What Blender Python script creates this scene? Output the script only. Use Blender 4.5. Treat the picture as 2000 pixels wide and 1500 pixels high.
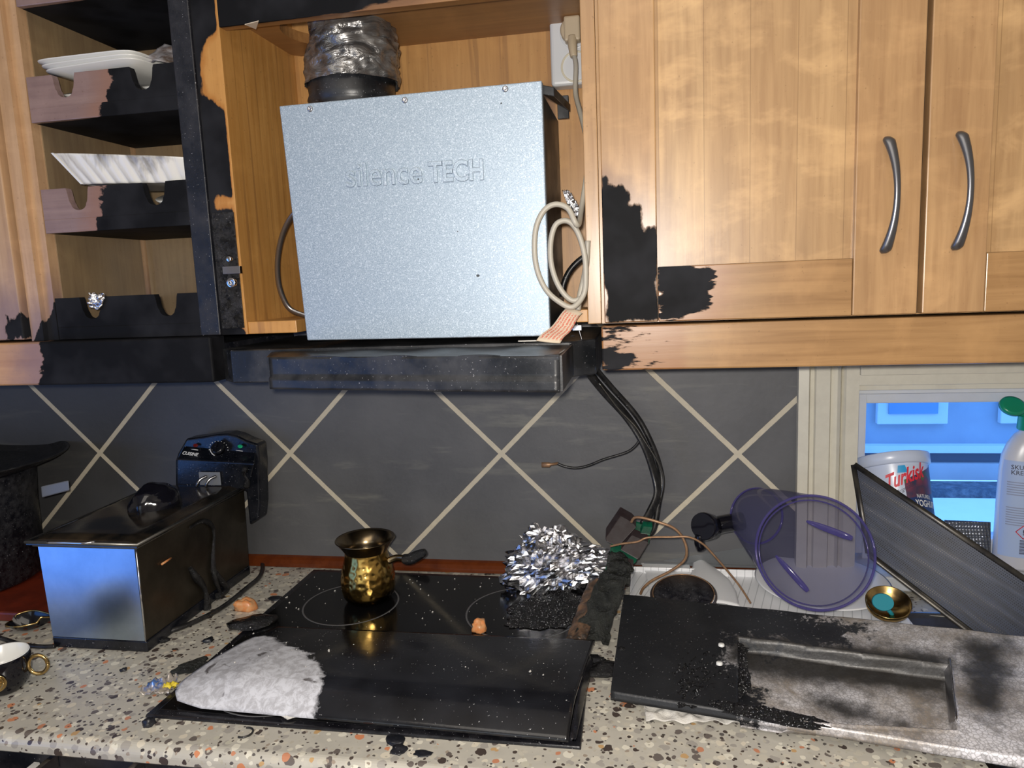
import bpy, bmesh, math, random
import numpy as np
from mathutils import Vector, Matrix, noise
random.seed(7)
S=bpy.context.scene
for o in list(bpy.data.objects): bpy.data.objects.remove(o)
C=S.collection
PI=math.pi
# ------------------------------------------------------------ camera
CF=1425.152; YAW,PIT,ROL=-0.1814,-0.143,-0.0417
CP=Vector((1.1127,-1.3029,1.4528))
Fv=Vector((math.sin(YAW)*math.cos(PIT),math.cos(YAW)*math.cos(PIT),math.sin(PIT)))
r0=Vector((math.cos(YAW),-math.sin(YAW),0)); u0=r0.cross(Fv)
Rv=math.cos(ROL)*r0+math.sin(ROL)*u0; Uv=-math.sin(ROL)*r0+math.cos(ROL)*u0
cam=bpy.data.cameras.new('camera'); cam.sensor_width=36; cam.lens=CF/2000*36; cam.clip_start=.02
co=bpy.data.objects.new('camera',cam); C.objects.link(co); S.camera=co
m=Matrix((( Rv.x,Uv.x,-Fv.x,CP.x),(Rv.y,Uv.y,-Fv.y,CP.y),(Rv.z,Uv.z,-Fv.z,CP.z),(0,0,0,1)))
co.matrix_world=m
# ------------------------------------------------------------ world, lights, exposure
w=bpy.data.worlds.new('world'); S.world=w; w.use_nodes=True
bg=w.node_tree.nodes['Background']; bg.inputs[0].default_value=(.19,.47,1,1); bg.inputs[1].default_value=3.4
S.view_settings.view_transform='Standard'; S.view_settings.look='None'
S.view_settings.exposure=0.0; S.view_settings.gamma=1
def light(name,kind,loc,energy,col,size=.1,size_y=None,target=None,spread=None):
    l=bpy.data.lights.new(name,kind); l.energy=energy; l.color=col
    if kind=='AREA':
        l.shape='RECTANGLE'; l.size=size; l.size_y=size_y or size
        if spread: l.spread=spread
    else: l.shadow_soft_size=size
    o=bpy.data.objects.new(name,l); C.objects.link(o); o.location=loc
    if target: o.rotation_euler=(Vector(target)-Vector(loc)).to_track_quat('-Z','Y').to_euler()
    return o
light('camera_flash','POINT',(1.10,-1.315,1.475),45,(1,.94,.86),.012)
light('window_daylight_left','AREA',(-1.40,-2.05,.85),13,(.06,.30,1),1.1,1.6,(.3,-.36,.9))
light('window_daylight_rear','AREA',(.3,-3.2,1.5),7,(.72,.86,1),1.6,1.2,(.6,0,1.2))
light('ceiling_bounce','AREA',(.9,-1.9,2.45),12,(1,.92,.82),1.4,1.2,(.9,-1.8,0))
# ------------------------------------------------------------ pixel ray -> point on a real plane of the room
def _d(x,y): return Fv+(x-1000)/CF*Rv-(y-750)/CF*Uv
def Y(x,y,v): d=_d(x,y); return CP+d*((v-CP.y)/d.y)
def Z(x,y,v): d=_d(x,y); return CP+d*((v-CP.z)/d.z)
def X(x,y,v): d=_d(x,y); return CP+d*((v-CP.x)/d.x)
# ------------------------------------------------------------ mesh builder
class MB:
    def __init__(s): s.v=[]; s.f=[]; s.sm=[]; s.uv={}
    def add(s,vs,fs,smooth=False):
        b=len(s.v); s.v+=[tuple(v) for v in vs]
        for f in fs: s.f.append(tuple(b+i for i in f)); s.sm.append(smooth)
        return b
    def box(s,x0,x1,y0,y1,z0,z1,M=None,step=None):
        if step:
            def ax(a,b): return np.linspace(a,b,max(2,int(abs(b-a)/step)+2))
            xs,ys,zs=ax(x0,x1),ax(y0,y1),ax(z0,z1)
            for (A,B,fn) in ((xs,zs,lambda a,b:(a,y0,b)),(xs,zs,lambda a,b:(a,y1,b)),(ys,zs,lambda a,b:(x0,a,b)),(ys,zs,lambda a,b:(x1,a,b)),(xs,ys,lambda a,b:(a,b,z0)),(xs,ys,lambda a,b:(a,b,z1))):
                vs=[fn(a,b) for a in A for b in B]; n=len(B)
                fs=[(i*n+j,i*n+j+1,(i+1)*n+j+1,(i+1)*n+j) for i in range(len(A)-1) for j in range(n-1)]
                if M: vs=[M@Vector(v) for v in vs]
                s.add(vs,fs)
            return s
        vs=[(x,y,z) for x in(x0,x1) for y in(y0,y1) for z in(z0,z1)]
        if M: vs=[M@Vector(v) for v in vs]
        s.add(vs,[(0,1,3,2),(4,6,7,5),(0,4,5,1),(2,3,7,6),(0,2,6,4),(1,5,7,3)]); return s
    def hexa(s,b,t):   # bottom 4, top 4 corners
        s.add(list(b)+list(t),[(3,2,1,0),(4,5,6,7),(0,1,5,4),(1,2,6,5),(2,3,7,6),(3,0,4,7)]); return s
    def rings(s,rs,n=40,cap0=True,cap1=True,closed=False):  # rs: (center, radius|(ra,rb), normal, optional x dir)
        L=[]
        for r in rs:
            c,ra,nn=Vector(r[0]),r[1],Vector(r[2]).normalized()
            xd=Vector(r[3]) if len(r)>3 else Vector((1,0,0)) if abs(nn.x)<.8 else Vector((0,0,1))
            xd=(xd-nn*xd.dot(nn)).normalized(); yd=nn.cross(xd)
            a,b=(ra,ra) if not isinstance(ra,(tuple,list)) else ra
            L.append([c+xd*a*math.cos(2*PI*i/n)+yd*b*math.sin(2*PI*i/n) for i in range(n)])
        vs=[v for l in L for v in l]; m_=len(L); fs=[]
        for k in range(m_ if closed else m_-1):
            k2=(k+1)%m_
            for i in range(n):
                j=(i+1)%n; fs.append((k*n+i,k*n+j,k2*n+j,k2*n+i))
        b=s.add(vs,fs,True)
        if not closed:
            if cap0: s.f.append(tuple(b+i for i in range(n))[::-1]); s.sm.append(False)
            if cap1: s.f.append(tuple(b+(m_-1)*n+i for i in range(n))); s.sm.append(False)
        return s
    def lathe(s,prof,c=(0,0,0),nrm=(0,0,1),n=48,cap0=False,cap1=False):  # prof: (r, h)
        nn=Vector(nrm).normalized(); c=Vector(c)
        return s.rings([(c+nn*h,max(r,1e-5),nn) for r,h in prof],n,cap0,cap1)
    def tube(s,pts,r,n=10,res=6,smooth=True,flat=None):
        P=[Vector(p) for p in pts]
        if smooth and len(P)>2:
            Q=[]
            for i in range(len(P)-1):
                a,b,c,d=P[max(i-1,0)],P[i],P[i+1],P[min(i+2,len(P)-1)]
                for k in range(res):
                    t=k/res; Q.append(.5*((2*b)+(c-a)*t+(2*a-5*b+4*c-d)*t*t+(3*b-a-3*c+d)*t**3))
            Q.append(P[-1]); P=Q
        N=len(P); prev=None; rs=[]
        for i in range(N):
            t=(P[min(i+1,N-1)]-P[max(i-1,0)]).normalized()
            if prev is None: prev=Vector((0,0,1)) if abs(t.z)<.9 else Vector((1,0,0))
            xd=(prev-t*prev.dot(t)).normalized(); prev=xd
            rr=r(i/(N-1)) if callable(r) else r
            if flat: rr=(rr,rr*flat)
            rs.append((P[i],rr,t,xd))
        return s.rings(rs,n)
    def grid(s,fn,nu,nv,th=None,smooth=True,rim=True):
        n=nv+1; us=[(i/nu,j/nv) for i in range(nu+1) for j in range(nv+1)]
        A=[Vector(fn(u,v)) for u,v in us]
        q=[(i*n+j,(i+1)*n+j,(i+1)*n+j+1,i*n+j+1) for i in range(nu) for j in range(nv)]
        b=s.add(A,q,smooth)
        for i,uvv in enumerate(us): s.uv[b+i]=uvv
        if th is not None:
            th=Vector(th); b2=s.add([a+th for a in A],[f[::-1] for f in q],smooth)
            for i,uvv in enumerate(us): s.uv[b2+i]=uvv
            if rim:
                for i in range(nu):
                    for j,fl in ((0,0),(nv,1)):
                        f=(b+i*n+j,b+(i+1)*n+j,b2+(i+1)*n+j,b2+i*n+j); s.f.append(f if fl else f[::-1]); s.sm.append(False)
                for j in range(nv):
                    for i,fl in ((0,1),(nu,0)):
                        f=(b+i*n+j,b+i*n+j+1,b2+i*n+j+1,b2+i*n+j); s.f.append(f if fl else f[::-1]); s.sm.append(False)
        return s
    def poly(s,pts,ext):   # planar polygon extruded by ext
        P=[Vector(p) for p in pts]; e=Vector(ext); n=len(P)
        s.add(P+[p+e for p in P],[tuple(range(n)),tuple(range(2*n-1,n-1,-1))]+[(i,(i+1)%n,n+(i+1)%n,n+i)[::-1] for i in range(n)]); return s
def base_of(vs):
    a=np.array(vs); return Vector(((a[:,0].min()+a[:,0].max())/2,(a[:,1].min()+a[:,1].max())/2,a[:,2].min()))
def obj(name,mb,mat,parent=None,bevel=0,paint=None,fix=True,merge=True,seg=2,subsurf=0):
    bm=bmesh.new(); vv=[bm.verts.new(v) for v in mb.v]; uvl=bm.loops.layers.uv.new('UVMap') if mb.uv else None
    for f,sm in zip(mb.f,mb.sm):
        try: fc=bm.faces.new([vv[i] for i in f])
        except ValueError: continue
        fc.smooth=sm
        if uvl:
            for lp,i in zip(fc.loops,f): lp[uvl].uv=mb.uv.get(i,(0,0))
    if merge: bmesh.ops.remove_doubles(bm,verts=bm.verts,dist=1e-5)
    if fix: bmesh.ops.recalc_face_normals(bm,faces=bm.faces)
    base=base_of([v.co for v in bm.verts])
    sd=None
    if paint:
        P=np.array([v.co[:] for v in bm.verts]); sd=paint(P)
    else: sd=np.full(len(bm.verts),-1.0)
    bmesh.ops.translate(bm,verts=bm.verts,vec=-base)
    me=bpy.data.meshes.new(name); bm.to_mesh(me); bm.free()
    at=me.attributes.new('char','FLOAT','POINT'); at.data.foreach_set('value',np.asarray(sd,dtype=np.float32))
    me.materials.append(mat)
    o=bpy.data.objects.new(name,me); C.objects.link(o); o.location=base
    if parent:
        o.parent=parent; o.location=base-wloc(parent)
    if bevel:
        b=o.modifiers.new('bevel','BEVEL'); b.width=bevel; b.segments=seg; b.limit_method='ANGLE'; b.angle_limit=math.radians(40); b.harden_normals=False
    if subsurf:
        b=o.modifiers.new('sub','SUBSURF'); b.levels=b.render_levels=subsurf
    return o
def wloc(o):
    v=Vector(o.location)
    while o.parent: o=o.parent; v=v+Vector(o.location)
    return v
def thing(name,label,cat,loc,group=None):
    o=bpy.data.objects.new(name,None); C.objects.link(o); o.location=loc; o.empty_display_size=.05
    o['label']=label; o['category']=cat
    if group: o['group']=group
    return o
def tag(o,label,cat,group=None,kind=None):
    o['label']=label; o['category']=cat
    if group: o['group']=group
    if kind: o['kind']=kind
    return o
def struct(o): o['kind']='structure'; return o
def polysd(P,poly):   # signed distance, + inside; P (n,2)
    poly=np.array(poly,float); n=len(poly); d=np.full(len(P),1e9); ins=np.zeros(len(P),bool)
    for i in range(n):
        a,b=poly[i],poly[(i+1)%n]; e=b-a; w_=P-a
        t=np.clip((w_@e)/max(e@e,1e-12),0,1); d=np.minimum(d,np.hypot(*(w_-t[:,None]*e).T))
        c=((a[1]<=P[:,1])&(b[1]>P[:,1]))|((b[1]<=P[:,1])&(a[1]>P[:,1]))
        with np.errstate(divide='ignore',invalid='ignore'): xi=a[0]+(P[:,1]-a[1])/(b[1]-a[1]+1e-12)*e[0]
        ins^=c&(P[:,0]<xi)
    return np.where(ins,d,-d)
def pxz(pts,yv):
    return [(Y(x,y,yv).x,Y(x,y,yv).z) for x,y in pts]
def char_xz(*polys,yv=-.3):
    Q=[pxz(p,yv) for p in polys]
    return lambda P: np.max([polysd(P[:,[0,2]],q) for q in Q],axis=0)
# ------------------------------------------------------------ materials
class N:
    def __init__(s,name):
        s.m=bpy.data.materials.new(name); s.m.use_nodes=True; s.t=s.m.node_tree; s.n=s.t.nodes; s.l=s.t.links
        s.b=s.n['Principled BSDF']; s.out=s.n['Material Output']
        s.pos=s.n.new('ShaderNodeNewGeometry').outputs['Position']
    def lk(s,a,b): s.l.new(a,b)
    def set(s,**k):
        for key,v in k.items():
            i=s.b.inputs[key.replace('_',' ')]
            if hasattr(v,'default_value') or isinstance(v,bpy.types.NodeSocket): s.lk(v,i)
            else: i.default_value=(*v,1) if isinstance(v,tuple) and len(v)==3 else v
    def mp(s,scale=(1,1,1),rot=(0,0,0),loc=(0,0,0),src=None):
        n=s.n.new('ShaderNodeMapping'); n.inputs['Scale'].default_value=scale; n.inputs['Rotation'].default_value=rot; n.inputs['Location'].default_value=loc
        s.lk(src or s.pos,n.inputs[0]); return n.outputs[0]
    def noise(s,scale,vec=None,detail=4,rough=.55,dist=0,out=0):
        n=s.n.new('ShaderNodeTexNoise'); n.inputs['Scale'].default_value=scale; n.inputs['Detail'].default_value=detail
        n.inputs['Roughness'].default_value=rough; n.inputs['Distortion'].default_value=dist; s.lk(vec or s.pos,n.inputs['Vector']); return n.outputs[out]
    def vor(s,scale,vec=None,feat='F1',out='Distance',rand=1):
        n=s.n.new('ShaderNodeTexVoronoi'); n.feature=feat; n.inputs['Scale'].default_value=scale; n.inputs['Randomness'].default_value=rand
        s.lk(vec or s.pos,n.inputs['Vector']); return n.outputs[out]
    def math(s,op,a,b=None,c=None,clamp=False):
        n=s.n.new('ShaderNodeMath'); n.operation=op; n.use_clamp=clamp
        for i,v in enumerate((a,b,c)):
            if v is None: continue
            if isinstance(v,(int,float)): n.inputs[i].default_value=v
            else: s.lk(v,n.inputs[i])
        return n.outputs[0]
    def mr(s,v,a,b,c=0,d=1,smooth=False):
        n=s.n.new('ShaderNodeMapRange'); n.clamp=True
        if smooth: n.interpolation_type='SMOOTHSTEP'
        s.lk(v,n.inputs[0])
        for i,x in enumerate((a,b,c,d)): n.inputs[i+1].default_value=x
        return n.outputs[0]
    def ramp(s,v,stops,const=False):
        n=s.n.new('ShaderNodeValToRGB'); e=n.color_ramp.elements
        if const: n.color_ramp.interpolation='CONSTANT'
        while len(e)<len(stops): e.new(.5)
        for i,(p,c) in enumerate(stops): e[i].position=p; e[i].color=(*c,1)
        s.lk(v,n.inputs[0]); return n.outputs[0]
    def mix(s,f,a,b,mode='MIX'):
        n=s.n.new('ShaderNodeMix'); n.data_type='RGBA'; n.blend_type=mode
        for i,v in ((0,f),(6,a),(7,b)):
            if isinstance(v,(int,float)): n.inputs[i].default_value=v
            elif isinstance(v,tuple): n.inputs[i].default_value=(*v,1)
            else: s.lk(v,n.inputs[i])
        return n.outputs[2]
    def bump(s,h,strength=.3,dist=.002,nrm=None):
        n=s.n.new('ShaderNodeBump'); n.inputs['Strength'].default_value=strength; n.inputs['Distance'].default_value=dist
        s.lk(h,n.inputs['Height'])
        if nrm: s.lk(nrm,n.inputs['Normal'])
        s.lk(n.outputs[0],s.b.inputs['Normal']); return n.outputs[0]
    def sep(s,v=None):
        n=s.n.new('ShaderNodeSeparateXYZ'); s.lk(v or s.pos,n.inputs[0]); return n.outputs
    def attr(s,name='char'):
        n=s.n.new('ShaderNodeAttribute'); n.attribute_name=name; return n.outputs['Fac']
def simple(name,col,rough=.5,metal=0,**k):
    n=N(name); n.set(Base_Color=col,Roughness=rough,Metallic=metal,**k); return n.m
def speck(name,col,col2,rough=.5,metal=0,sc=60,bump=.2,lo=.4,hi=.7,dist=.001,**k):
    n=N(name); f=n.noise(sc,detail=6,rough=.65); n.set(Base_Color=n.mix(n.mr(f,lo,hi),col,col2),Roughness=rough,Metallic=metal,**k)
    if bump: n.bump(f,bump,dist)
    return n.m
def charmix(n,base,rough,amp=.012,streak=(1,1,1),soot=(.006,.0062,.0075),halo=.025,halocol=(.10,.045,.022),crust=0,nsc=55):
    a=n.attr(); v=n.mp(streak); n1=n.noise(nsc,v,5,.6); n2=n.noise(9,v,2,.5)
    t=n.math('ADD',a,n.math('MULTIPLY',n.math('SUBTRACT',n1,.5),amp*2)); t=n.math('ADD',t,n.math('MULTIPLY',n.math('SUBTRACT',n2,.5),amp*1.5))
    f=n.mr(t,-.0012,.0018); h=n.mr(t,-halo,.0,0,.75,True)
    bigs=n.noise(14,None,3,.5); sc=n.mix(n.mr(bigs,.4,.62),soot,tuple(min(1,c*2.6) for c in soot))
    c=n.mix(h,base,halocol); c=n.mix(f,c,sc)
    r=n.mix(f,rough if not isinstance(rough,float) else (rough,)*3,(.62,.62,.62))
    return c,r,f
def wood(name,grain='Z',light_=(.60,.345,.135),dark_=(.40,.205,.07),plank=None,figure=.35,rough=.34,amp=.012,streak=None,knots=False,grey=0,halo=.022,halocol=(.20,.10,.05),nsc=55):
    n=N(name); k={'Z':(1,1,.06),'X':(.05,1,1),'Y':(1,.06,1)}[grain]
    g=n.noise(85,n.mp(k),6,.62,.4); g2=n.noise(13,n.mp(tuple(x**.5 for x in k)),4,.55,.8)
    c=n.mix(n.mr(g,.35,.7),light_,dark_)
    c=n.mix(n.mr(g2,.35,.68,0,figure),c,tuple(x*.72 for x in dark_))
    fl=n.noise(26,n.mp({'Z':(.5,.5,.9),'X':(.8,.5,.5),'Y':(.5,.8,.5)}[grain],(0,.5,0)),4,.6,.35)
    c=n.mix(n.mr(fl,.5,.72,0,figure*.9),c,tuple(min(1,x*1.28) for x in light_))
    if plank:
        s=n.sep(); v=n.math('FLOOR',n.math('DIVIDE',n.math('ADD',s['X' if plank[0]=='X' else 'Y'],plank[2]),plank[1]))
        wn=n.n.new('ShaderNodeTexWhiteNoise'); wn.noise_dimensions='1D'; n.lk(v,wn.inputs['W'])
        c=n.mix(n.mr(wn.outputs['Value'],0,1,0,.6),c,(dark_[0]*.75,dark_[1]*.7,dark_[2]*.65))
        fr=n.math('FRACT',n.math('DIVIDE',n.math('ADD',s['X' if plank[0]=='X' else 'Y'],plank[2]),plank[1]))
        ed=n.math('MINIMUM',fr,n.math('SUBTRACT',1,fr)); c=n.mix(n.mr(ed,0,.012,.55,0),c,(.12,.06,.02))
    if knots:
        kv=n.vor(5.5,n.mp({'Z':(1,1,.33),'X':(.33,1,1),'Y':(1,.33,1)}[grain]),out='Distance'); c=n.mix(n.mr(kv,.045,.11,.8,0,True),c,(.13,.05,.015))
        n3=n.noise(30,n.mp((1,1,.035) if grain=='Z' else (.035,.5,1)),3,.5,2.5); c=n.mix(n.mr(n3,.56,.66,0,.5),c,(.22,.10,.035))
    gr=n.noise(7,None,3,.6); 
    if grey: c=n.mix(n.mr(gr,.35,.65,grey*.4,grey),c,(.12,.10,.08))
    sp=n.noise(230,None,2,.5); c=n.mix(n.mr(sp,.68,.76,0,.35),c,(.10,.05,.02))
    c,r,f=charmix(n,c,rough,amp,streak or (1,1,.45),halo=halo,halocol=halocol,nsc=nsc)
    n.set(Base_Color=c,Roughness=r); n.lk(n.mr(f,0,1,.5,.10),n.b.inputs['Specular IOR Level']); n.lk(n.mr(f,0,1,.10,0),n.b.inputs['Coat Weight']); n.b.inputs['Coat Roughness'].default_value=.3
    n.bump(g,.08,.001); return n.m
M={}
M['birch']=wood('birch_wood',figure=.45,rough=.3,light_=(.47,.285,.135),dark_=(.33,.185,.085))
M['birch_panel']=wood('birch_panel_planks',plank=('X',.0575,.014),figure=.7,rough=.36,light_=(.54,.345,.165),dark_=(.36,.21,.095))
M['birch_x']=wood('birch_crosswise',grain='X',streak=(.22,1,1),nsc=130,figure=.35,rough=.3,light_=(.40,.23,.098),dark_=(.27,.145,.058),amp=.02,halo=.05,halocol=(.26,.11,.04))
M['birch_left']=wood('birch_sooty',grey=0,amp=.02,light_=(.56,.36,.21),dark_=(.42,.25,.13),streak=(1,1,.6),halo=.075,halocol=(.21,.135,.13))
M['rail_x']=wood('smoke_filmed_rail',grain='X',amp=.02,light_=(.27,.185,.17),dark_=(.20,.13,.125),streak=(.7,1,1),halo=.05,halocol=(.25,.13,.09))
M['birch_left_x']=wood('birch_sooty_crosswise',grain='X',amp=.02,light_=(.58,.32,.14),dark_=(.44,.22,.085),streak=(.7,1,1),halo=.08,halocol=(.20,.12,.115))
M['inside']=wood('smoke_greyed_wood',grey=.5,amp=.01,light_=(.34,.235,.12),dark_=(.24,.15,.075),halo=.03)
M['pine']=wood('pine_board',light_=(.62,.33,.10),dark_=(.46,.22,.055),plank=('Y',.062,.0),figure=.3,rough=.4,knots=True,amp=.012,halo=.012,halocol=(.35,.13,.02))
M['pine_back']=wood('pine_ply_back',light_=(.56,.30,.10),dark_=(.44,.215,.065),figure=.3,rough=.45,knots=True,grey=.12)
M['pine_top']=wood('pine_top_board',grain='X',light_=(.42,.20,.06),dark_=(.30,.13,.035),figure=.4,rough=.45,grey=.25,amp=.012,streak=(.3,1,1),halo=.03,halocol=(.12,.05,.02))
def tarwet():
    n=N('wet_black_tar'); s2=n.noise(420,None,2,.5); n.set(Base_Color=n.mix(n.mr(s2,.64,.68),(.004,.004,.005),(.40,.40,.42)),Roughness=.12); n.bump(n.noise(260,None,4,.7),1,.004); return n.m  # pale specks: ash flecks, brightened so the colour carries the tar's glitter
M['tarwet']=tarwet()
def soot(name,c1=(.010,.0105,.012),c2=(.03,.03,.034),rough=.4,sc=30,bump=.35,spk=True,dist=.001):
    n=N(name); f=n.noise(sc,None,5,.6); c=n.mix(n.mr(f,.4,.65),c1,c2)
    if spk: s2=n.noise(420,None,2,.5); c=n.mix(n.mr(s2,.70,.74),c,(.25,.25,.27))
    n.set(Base_Color=c,Roughness=n.mr(f,.3,.7,rough*.8,min(1,rough*1.3))); n.bump(n.noise(sc*5,None,5,.65),bump,dist); return n.m
M['soot']=soot('soot_black_wood',(.006,.007,.011),(.019,.019,.024),.42)
M['crust']=soot('blistered_char',(.006,.006,.007),(.04,.04,.045),.28,60,.9,dist=.006)
M['hoodblack']=soot('sooty_black_metal',(.008,.009,.011),(.032,.033,.037),.36,18,.25)
M['tar']=soot('glossy_melted_tar',(.003,.003,.004),(.012,.012,.013),.12,45,.9,dist=.004)
def tiles():
    n=N('slate_tiles_cream_grout'); s=n.sep(); D=.4243
    zz=n.math('SUBTRACT',s['Z'],1.131)
    es=[];cells=[]
    for op in('ADD','SUBTRACT'):
        a=n.math('DIVIDE',n.math(op,s['X'],zz),D); a=n.math('ADD',a,.5); cells.append(n.math('FLOOR',n.math('SUBTRACT',a,.5)))
        es.append(n.math('MULTIPLY',n.math('ABSOLUTE',n.math('SUBTRACT',n.math('FRACT',a),.5)),.3))
    e=n.math('MINIMUM',*es); e=n.math('ADD',e,n.math('MULTIPLY',n.math('SUBTRACT',n.noise(70,None,3),.5),.0012))
    g=n.mr(e,.0041,.0048,1,0)
    f=n.noise(6,None,5,.6); fine=n.noise(160,None,4,.6)
    c=n.mix(n.mr(f,.35,.65),(.076,.077,.082),(.108,.108,.113)); c=n.mix(n.mr(fine,.4,.75,0,.4),c,(.10,.10,.11))
    st=n.noise(11,n.mp((.35,1,2.2),(0,-.75,0)),5,.62,.3); c=n.mix(n.mr(st,.56,.74,0,.55),c,(.24,.235,.20))
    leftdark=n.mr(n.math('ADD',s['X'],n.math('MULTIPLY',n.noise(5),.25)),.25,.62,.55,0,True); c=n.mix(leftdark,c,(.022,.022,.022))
    gc=n.mix(n.noise(90,None,3),(.60,.54,.42),(.46,.41,.32))
    n.set(Base_Color=n.mix(g,c,gc),Roughness=n.mr(g,0,1,.52,.9))
    h=n.math('ADD',n.math('MULTIPLY',n.noise(38,None,5,.6),.35),n.math('MULTIPLY',g,-.5)); n.bump(h,.45,.004); return n.m
M['tiles']=tiles()
def terrazzo():
    n=N('speckled_terrazzo_worktop'); base=n.mix(n.noise(40,None,4),(.52,.49,.42),(.36,.345,.31))
    warp=n.n.new('ShaderNodeVectorMath'); warp.operation='ADD'
    nz=n.n.new('ShaderNodeTexNoise'); nz.inputs['Scale'].default_value=90; n.lk(n.pos,nz.inputs['Vector'])
    sc=n.n.new('ShaderNodeVectorMath'); sc.operation='SCALE'; sc.inputs['Scale'].default_value=.006; n.lk(nz.outputs['Color'],sc.inputs[0])
    n.lk(n.pos,warp.inputs[0]); n.lk(sc.outputs[0],warp.inputs[1]); v=warp.outputs[0]
    c=base
    for s_,off,stops,thr in ((88,0,[(0,(.64,.61,.52)),(.22,(.33,.31,.28)),(.4,(.48,.45,.38)),(.55,(.60,.55,.45)),(.68,(.13,.11,.10)),(.80,(.55,.22,.11)),(.83,(.55,.52,.44)),(.91,(.06,.045,.04))],.62),
                             (150,3,[(0,(.075,.058,.05)),(.35,(.42,.39,.32)),(.6,(.10,.09,.085)),(.8,(.30,.25,.2)),(.94,(.05,.04,.035))],.42),
                             (64,7,[(0,(.40,.37,.31)),(.86,(.48,.21,.12)),(.9,(.47,.30,.14)),(.935,(.47,.45,.37)),(.97,(.12,.10,.09))],.36)):
        mv=n.mp((1,1,1),(.4,.7,.2+off),(off,off,off),v)
        d=n.vor(s_,mv); col=n.vor(s_,mv,out='Color'); r=n.sep(col)
        cc=n.ramp(r[0],stops,True); size=n.mr(r[1],0,1,.18,thr)
        m_=n.math('LESS_THAN',d,size)
        if off==7: m_=n.math('MULTIPLY',m_,n.math('GREATER_THAN',r[0],.86))
        if off==3: m_=n.math('MULTIPLY',m_,n.math('GREATER_THAN',r[2],.35))
        c=n.mix(m_,c,cc)
    n.set(Base_Color=c,Roughness=.30); return n.m
M['terrazzo']=terrazzo()
def galv():
    n=N('galvanised_steel'); f=n.noise(700,None,2,.7); s_=n.vor(750,out='Color'); b=n.noise(3,None,3)
    c=n.mix(n.mr(f,.35,.65),(.26,.33,.41),(.44,.52,.60)); c=n.mix(n.mr(n.sep(s_)[0],.82,.95,0,.4),c,(.75,.82,.9))
    a=n.attr(); c=n.mix(n.mr(n.math('ADD',a,n.math('MULTIPLY',n.math('SUBTRACT',n.noise(80),.5),.01)),-.004,.004),c,(.05,.035,.02))
    sp=n.noise(75,None,1,.4); c=n.mix(n.mr(sp,.80,.81,0,.9),c,(.02,.02,.02))
    n.set(Base_Color=c,Metallic=.55,Roughness=n.mr(f,.3,.7,.42,.60)); n.bump(f,.12,.0008); return n.m
M['galv']=galv()
M['steel']=speck('brushed_steel',(.42,.42,.44),(.28,.28,.30),.28,1,40,.05)
M['steel_dirty']=speck('heat_stained_steel',(.15,.145,.14),(.26,.25,.22),.30,.92,9,.06)
M['fryer_front']=speck('polished_steel_front',(.50,.60,.72),(.38,.48,.60),.30,1,14,.03)
M['screw']=simple('screw_metal',(.5,.5,.52),.3,1)
M['chrome']=simple('chrome',(.75,.75,.78),.12,1)
M['handle']=simple('brushed_gunmetal',(.17,.17,.18),.30,.85)
M['glassblack']=None
def hobm():
    n=N('black_ceramic_glass'); s_=n.noise(330,None,2,.5); c=n.mix(n.mr(s_,.75,.79),(.0035,.0035,.004),(.35,.35,.36))
    n.set(Base_Color=c,Roughness=n.mr(n.noise(12,None,4),.35,.7,.07,.22)); n.bump(n.noise(160,None,3),.05,.001); return n.m
M['hob']=hobm()
M['hobframe']=soot('black_hob_frame',(.006,.006,.008),(.018,.018,.022),.2,40,.15)
M['ring']=simple('grey_cooking_zone_print',(.10,.10,.105),.3)
M['brass']=None
def brass():
    n=N('hammered_brass'); v=n.vor(105,feat='SMOOTH_F1'); c=n.mix(n.mr(n.noise(30),.35,.65),(.60,.38,.10),(.38,.23,.06))
    a=n.attr(); c=n.mix(n.mr(n.math('ADD',a,n.math('MULTIPLY',n.math('SUBTRACT',n.noise(35),.5),.03)),-.01,.008),c,(.03,.025,.02))
    n.set(Base_Color=c,Metallic=1,Roughness=.22); n.bump(v,.6,.003); return n.m
M['brass']=brass()
M['brassdark']=speck('tarnished_brass_rim',(.30,.22,.12),(.10,.09,.08),.25,1,30,.05)
M['foil']=speck('aluminium_foil',(.85,.85,.88),(.6,.6,.64),.17,1,50,.6,dist=.004)
def tape():
    n=N('silver_duct_tape'); f=n.noise(15,n.mp((1,1,2.4)),4,.55,1.6); n.set(Base_Color=n.mix(n.mr(f,.35,.65),(.13,.13,.135),(.36,.35,.34)),Metallic=.75,Roughness=n.mr(f,.3,.7,.22,.42)); n.bump(f,.8,.008); return n.m
M['tape']=tape()
M['greycable']=simple('grey_cable_sheath',(.40,.37,.31),.45)
M['blackcable']=soot('sooty_black_cable',(.006,.006,.007),(.022,.021,.021),.35,60,.3)
M['copper']=speck('scorched_copper_wire',(.34,.20,.11),(.20,.11,.06),.45,.4,90,.2)
M['socket']=simple('white_socket_plastic',(.60,.61,.62),.3)
M['plug']=simple('beige_plug_plastic',(.46,.37,.25),.45)
M['dark']=simple('gap_shade_black',(.01,.01,.01),.8)
def paperm():
    n=N('cream_card_red_print'); s=n.sep(n.mp((1,1,1),(0,0,0)))
    tc=n.n.new('ShaderNodeUVMap').outputs[0]; u=n.sep(tc); row=n.math('FRACT',n.math('MULTIPLY',u[1],6)); col=n.noise(60,n.mp((1.2,.15,1),src=tc),2,.5)
    k=n.math('MULTIPLY',n.mr(row,.35,.42),n.mr(col,.42,.5)); edge=n.mr(u[0],.12,.16); edge2=n.mr(u[0],.95,.9); k=n.math('MULTIPLY',n.math('MULTIPLY',k,edge),edge2)
    n.set(Base_Color=n.mix(n.math('MULTIPLY',k,.9),(.60,.50,.38),(.55,.10,.06)),Roughness=.8); return n.m
M['tagpaper']=paperm()
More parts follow.
